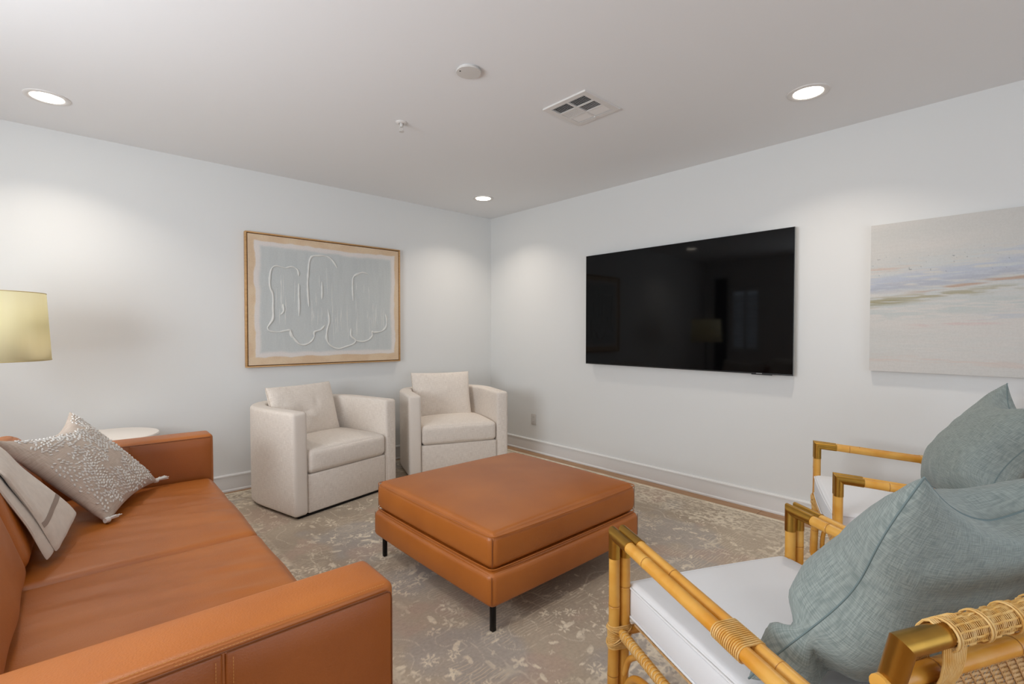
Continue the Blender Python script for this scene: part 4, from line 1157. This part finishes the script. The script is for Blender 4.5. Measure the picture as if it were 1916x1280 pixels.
def teal(L, R, corners, label, seed, T_=.26, sagt=.12, foldk=1.0):
    BL, BR, TR, TL = [chair_pt(L, R, p) for p in corners]
    c = (BL+BR+TR+TL)/4; ux = ((BR-BL)+(TR-TL)).normalized(); uz = ((TL-BL)+(TR-BR)); uz = (uz-ux*uz.dot(ux)).normalized(); uy = uz.cross(ux)
    w = ((BR-BL).length+(TR-TL).length)/2; h = ((TL-BL).length+(TR-BR).length)/2
    def fn(p, u, v, sg):
        a, b = (u+1)/2, (v+1)/2
        q = (BL*(1-a)+BR*a)*(1-b)+(TL*(1-a)+TR*a)*b
        d = Vector(p)-Vector((w/2*u, 0, h/2*v))
        sag = -sagt*max(0, v)**3*(1-abs(u)**1.5)
        y = p[1]*(.84+.36*max(0, -v) if sg < 0 else 1.10+.22*max(0, -v))
        y *= 1+.30*(-v)*(1-v*v)
        # crease where the lower corner is squashed against the arm
        cr = math.exp(-((u*.8+v+1.30)/.085)**2)*max(0, -u)**.5 if u < 0 else 0
        y *= 1-.60*foldk*cr
        inn = .070*foldk*math.exp(-((v+.15)/.52)**2)*max(0, -u)**4
        o = q-c+ux*(d.x+inn)+uz*(d.z+sag)+uy*y
        return o
    mb, rim = pillow(w, h, T_, 60, .075, fn, .0075, seed, .46)
    t = thing('linen_pillow', label, 'pillow', c)
    weld(mb.obj('cover', M['teal'], t))
    MB().tube(rim, .0022, 6, closed=True).obj('seam', M['teal_seam'], t)
    return t
teal(LA, RA, ((.060, -.50, .508), (.765, -.50, .508), (.83, -.770, 1.01), (.200, -.770, 1.035)), 'big blue-grey linen pillow on the foreground rattan chair', 3)
teal(LB, RB, ((.08, -.48, .51), (.69, -.47, .51), (.665, -.79, 1.05), (.10, -.80, 1.03)), 'blue-grey linen pillow on the rattan chair by the right wall', 8)

# ------------------------------------------------------------------ lamp and side table
t = thing('floor_lamp', 'floor lamp with a cream drum shade beside the far end of the sofa', 'lamp', (-.275, 3.75, 0))
mb = MB().lathe([(.236, 1.143), (.218, 1.508)], n=64, cap=False); sh = mb.obj('lamp_shade', M['shade'], t)
md = sh.modifiers.new('solid', 'SOLIDIFY'); md.thickness = .003; md.offset = -1
for r0, z in ((.2355, 1.145), (.2175, 1.506)):
    MB().tube([(r0*math.cos(2*PI*k/64), r0*math.sin(2*PI*k/64), z) for k in range(64)], .0022, 6, closed=True).obj('shade_ring', M['shade_rim'] if 'shade_rim' in M else M.setdefault('shade_rim', mat('shade_trim', (186, 166, 112), .7)), sh)
MB().tube([(0, 0, .02), (0, 0, 1.46)], .011, 12).obj('pole', M['black_metal'], t)
MB().lathe([(.14, .0), (.14, .018), (.02, .03)], n=40).obj('base', M['black_metal'], t)
mb = MB()
for k in range(3): a = 2*PI*k/3; mb.tube([(0, 0, 1.45), (.219*math.cos(a), .219*math.sin(a), 1.49)], .0025, 6)
mb.obj('shade_spider', M['black_metal'], t)
bl = bpy.data.lights.new('shade_fill', 'POINT'); bl.energy = 1.3; bl.color = (1, .95, .85); bl.shadow_soft_size = .04  # weak light added inside the shade to brighten it
bo = bpy.data.objects.new('light_source', bl); bo.parent = t; bo.location = (0, 0, 1.33); C.objects.link(bo)
t = thing('side_table', 'round white side table behind the far sofa arm', 'table', (.215, 4.10, 0))
MB().lathe([(.255, .608), (.268, .612), (.272, .620), (.268, .629), (.255, .632)], n=64).obj('tabletop', M['table'], t)
MB().lathe([(.035, .03), (.03, .30), (.04, .607)], n=32).obj('stem', M['table'], t)
MB().lathe([(.17, .0), (.17, .015), (.036, .031)], n=48).obj('base', M['table'], t)
t = thing('curtain_panel', 'dark curtain panel hanging beside the shuttered window', 'curtain', (XS+.06, 4.16, 0))
P = []
mb = MB(); V = []; n = 40
for z in (.03, 1.2, 2.3):
    for k in range(n+1): V.append((.02*math.sin(k*.9), -.12+.24*k/n, z))
mb.add(V, [(r*(n+1)+k, r*(n+1)+k+1, (r+1)*(n+1)+k+1, (r+1)*(n+1)+k) for r in range(2) for k in range(n)])
cu = mb.obj('cloth', M['curtain'], t); md = cu.modifiers.new('solid', 'SOLIDIFY'); md.thickness = .004
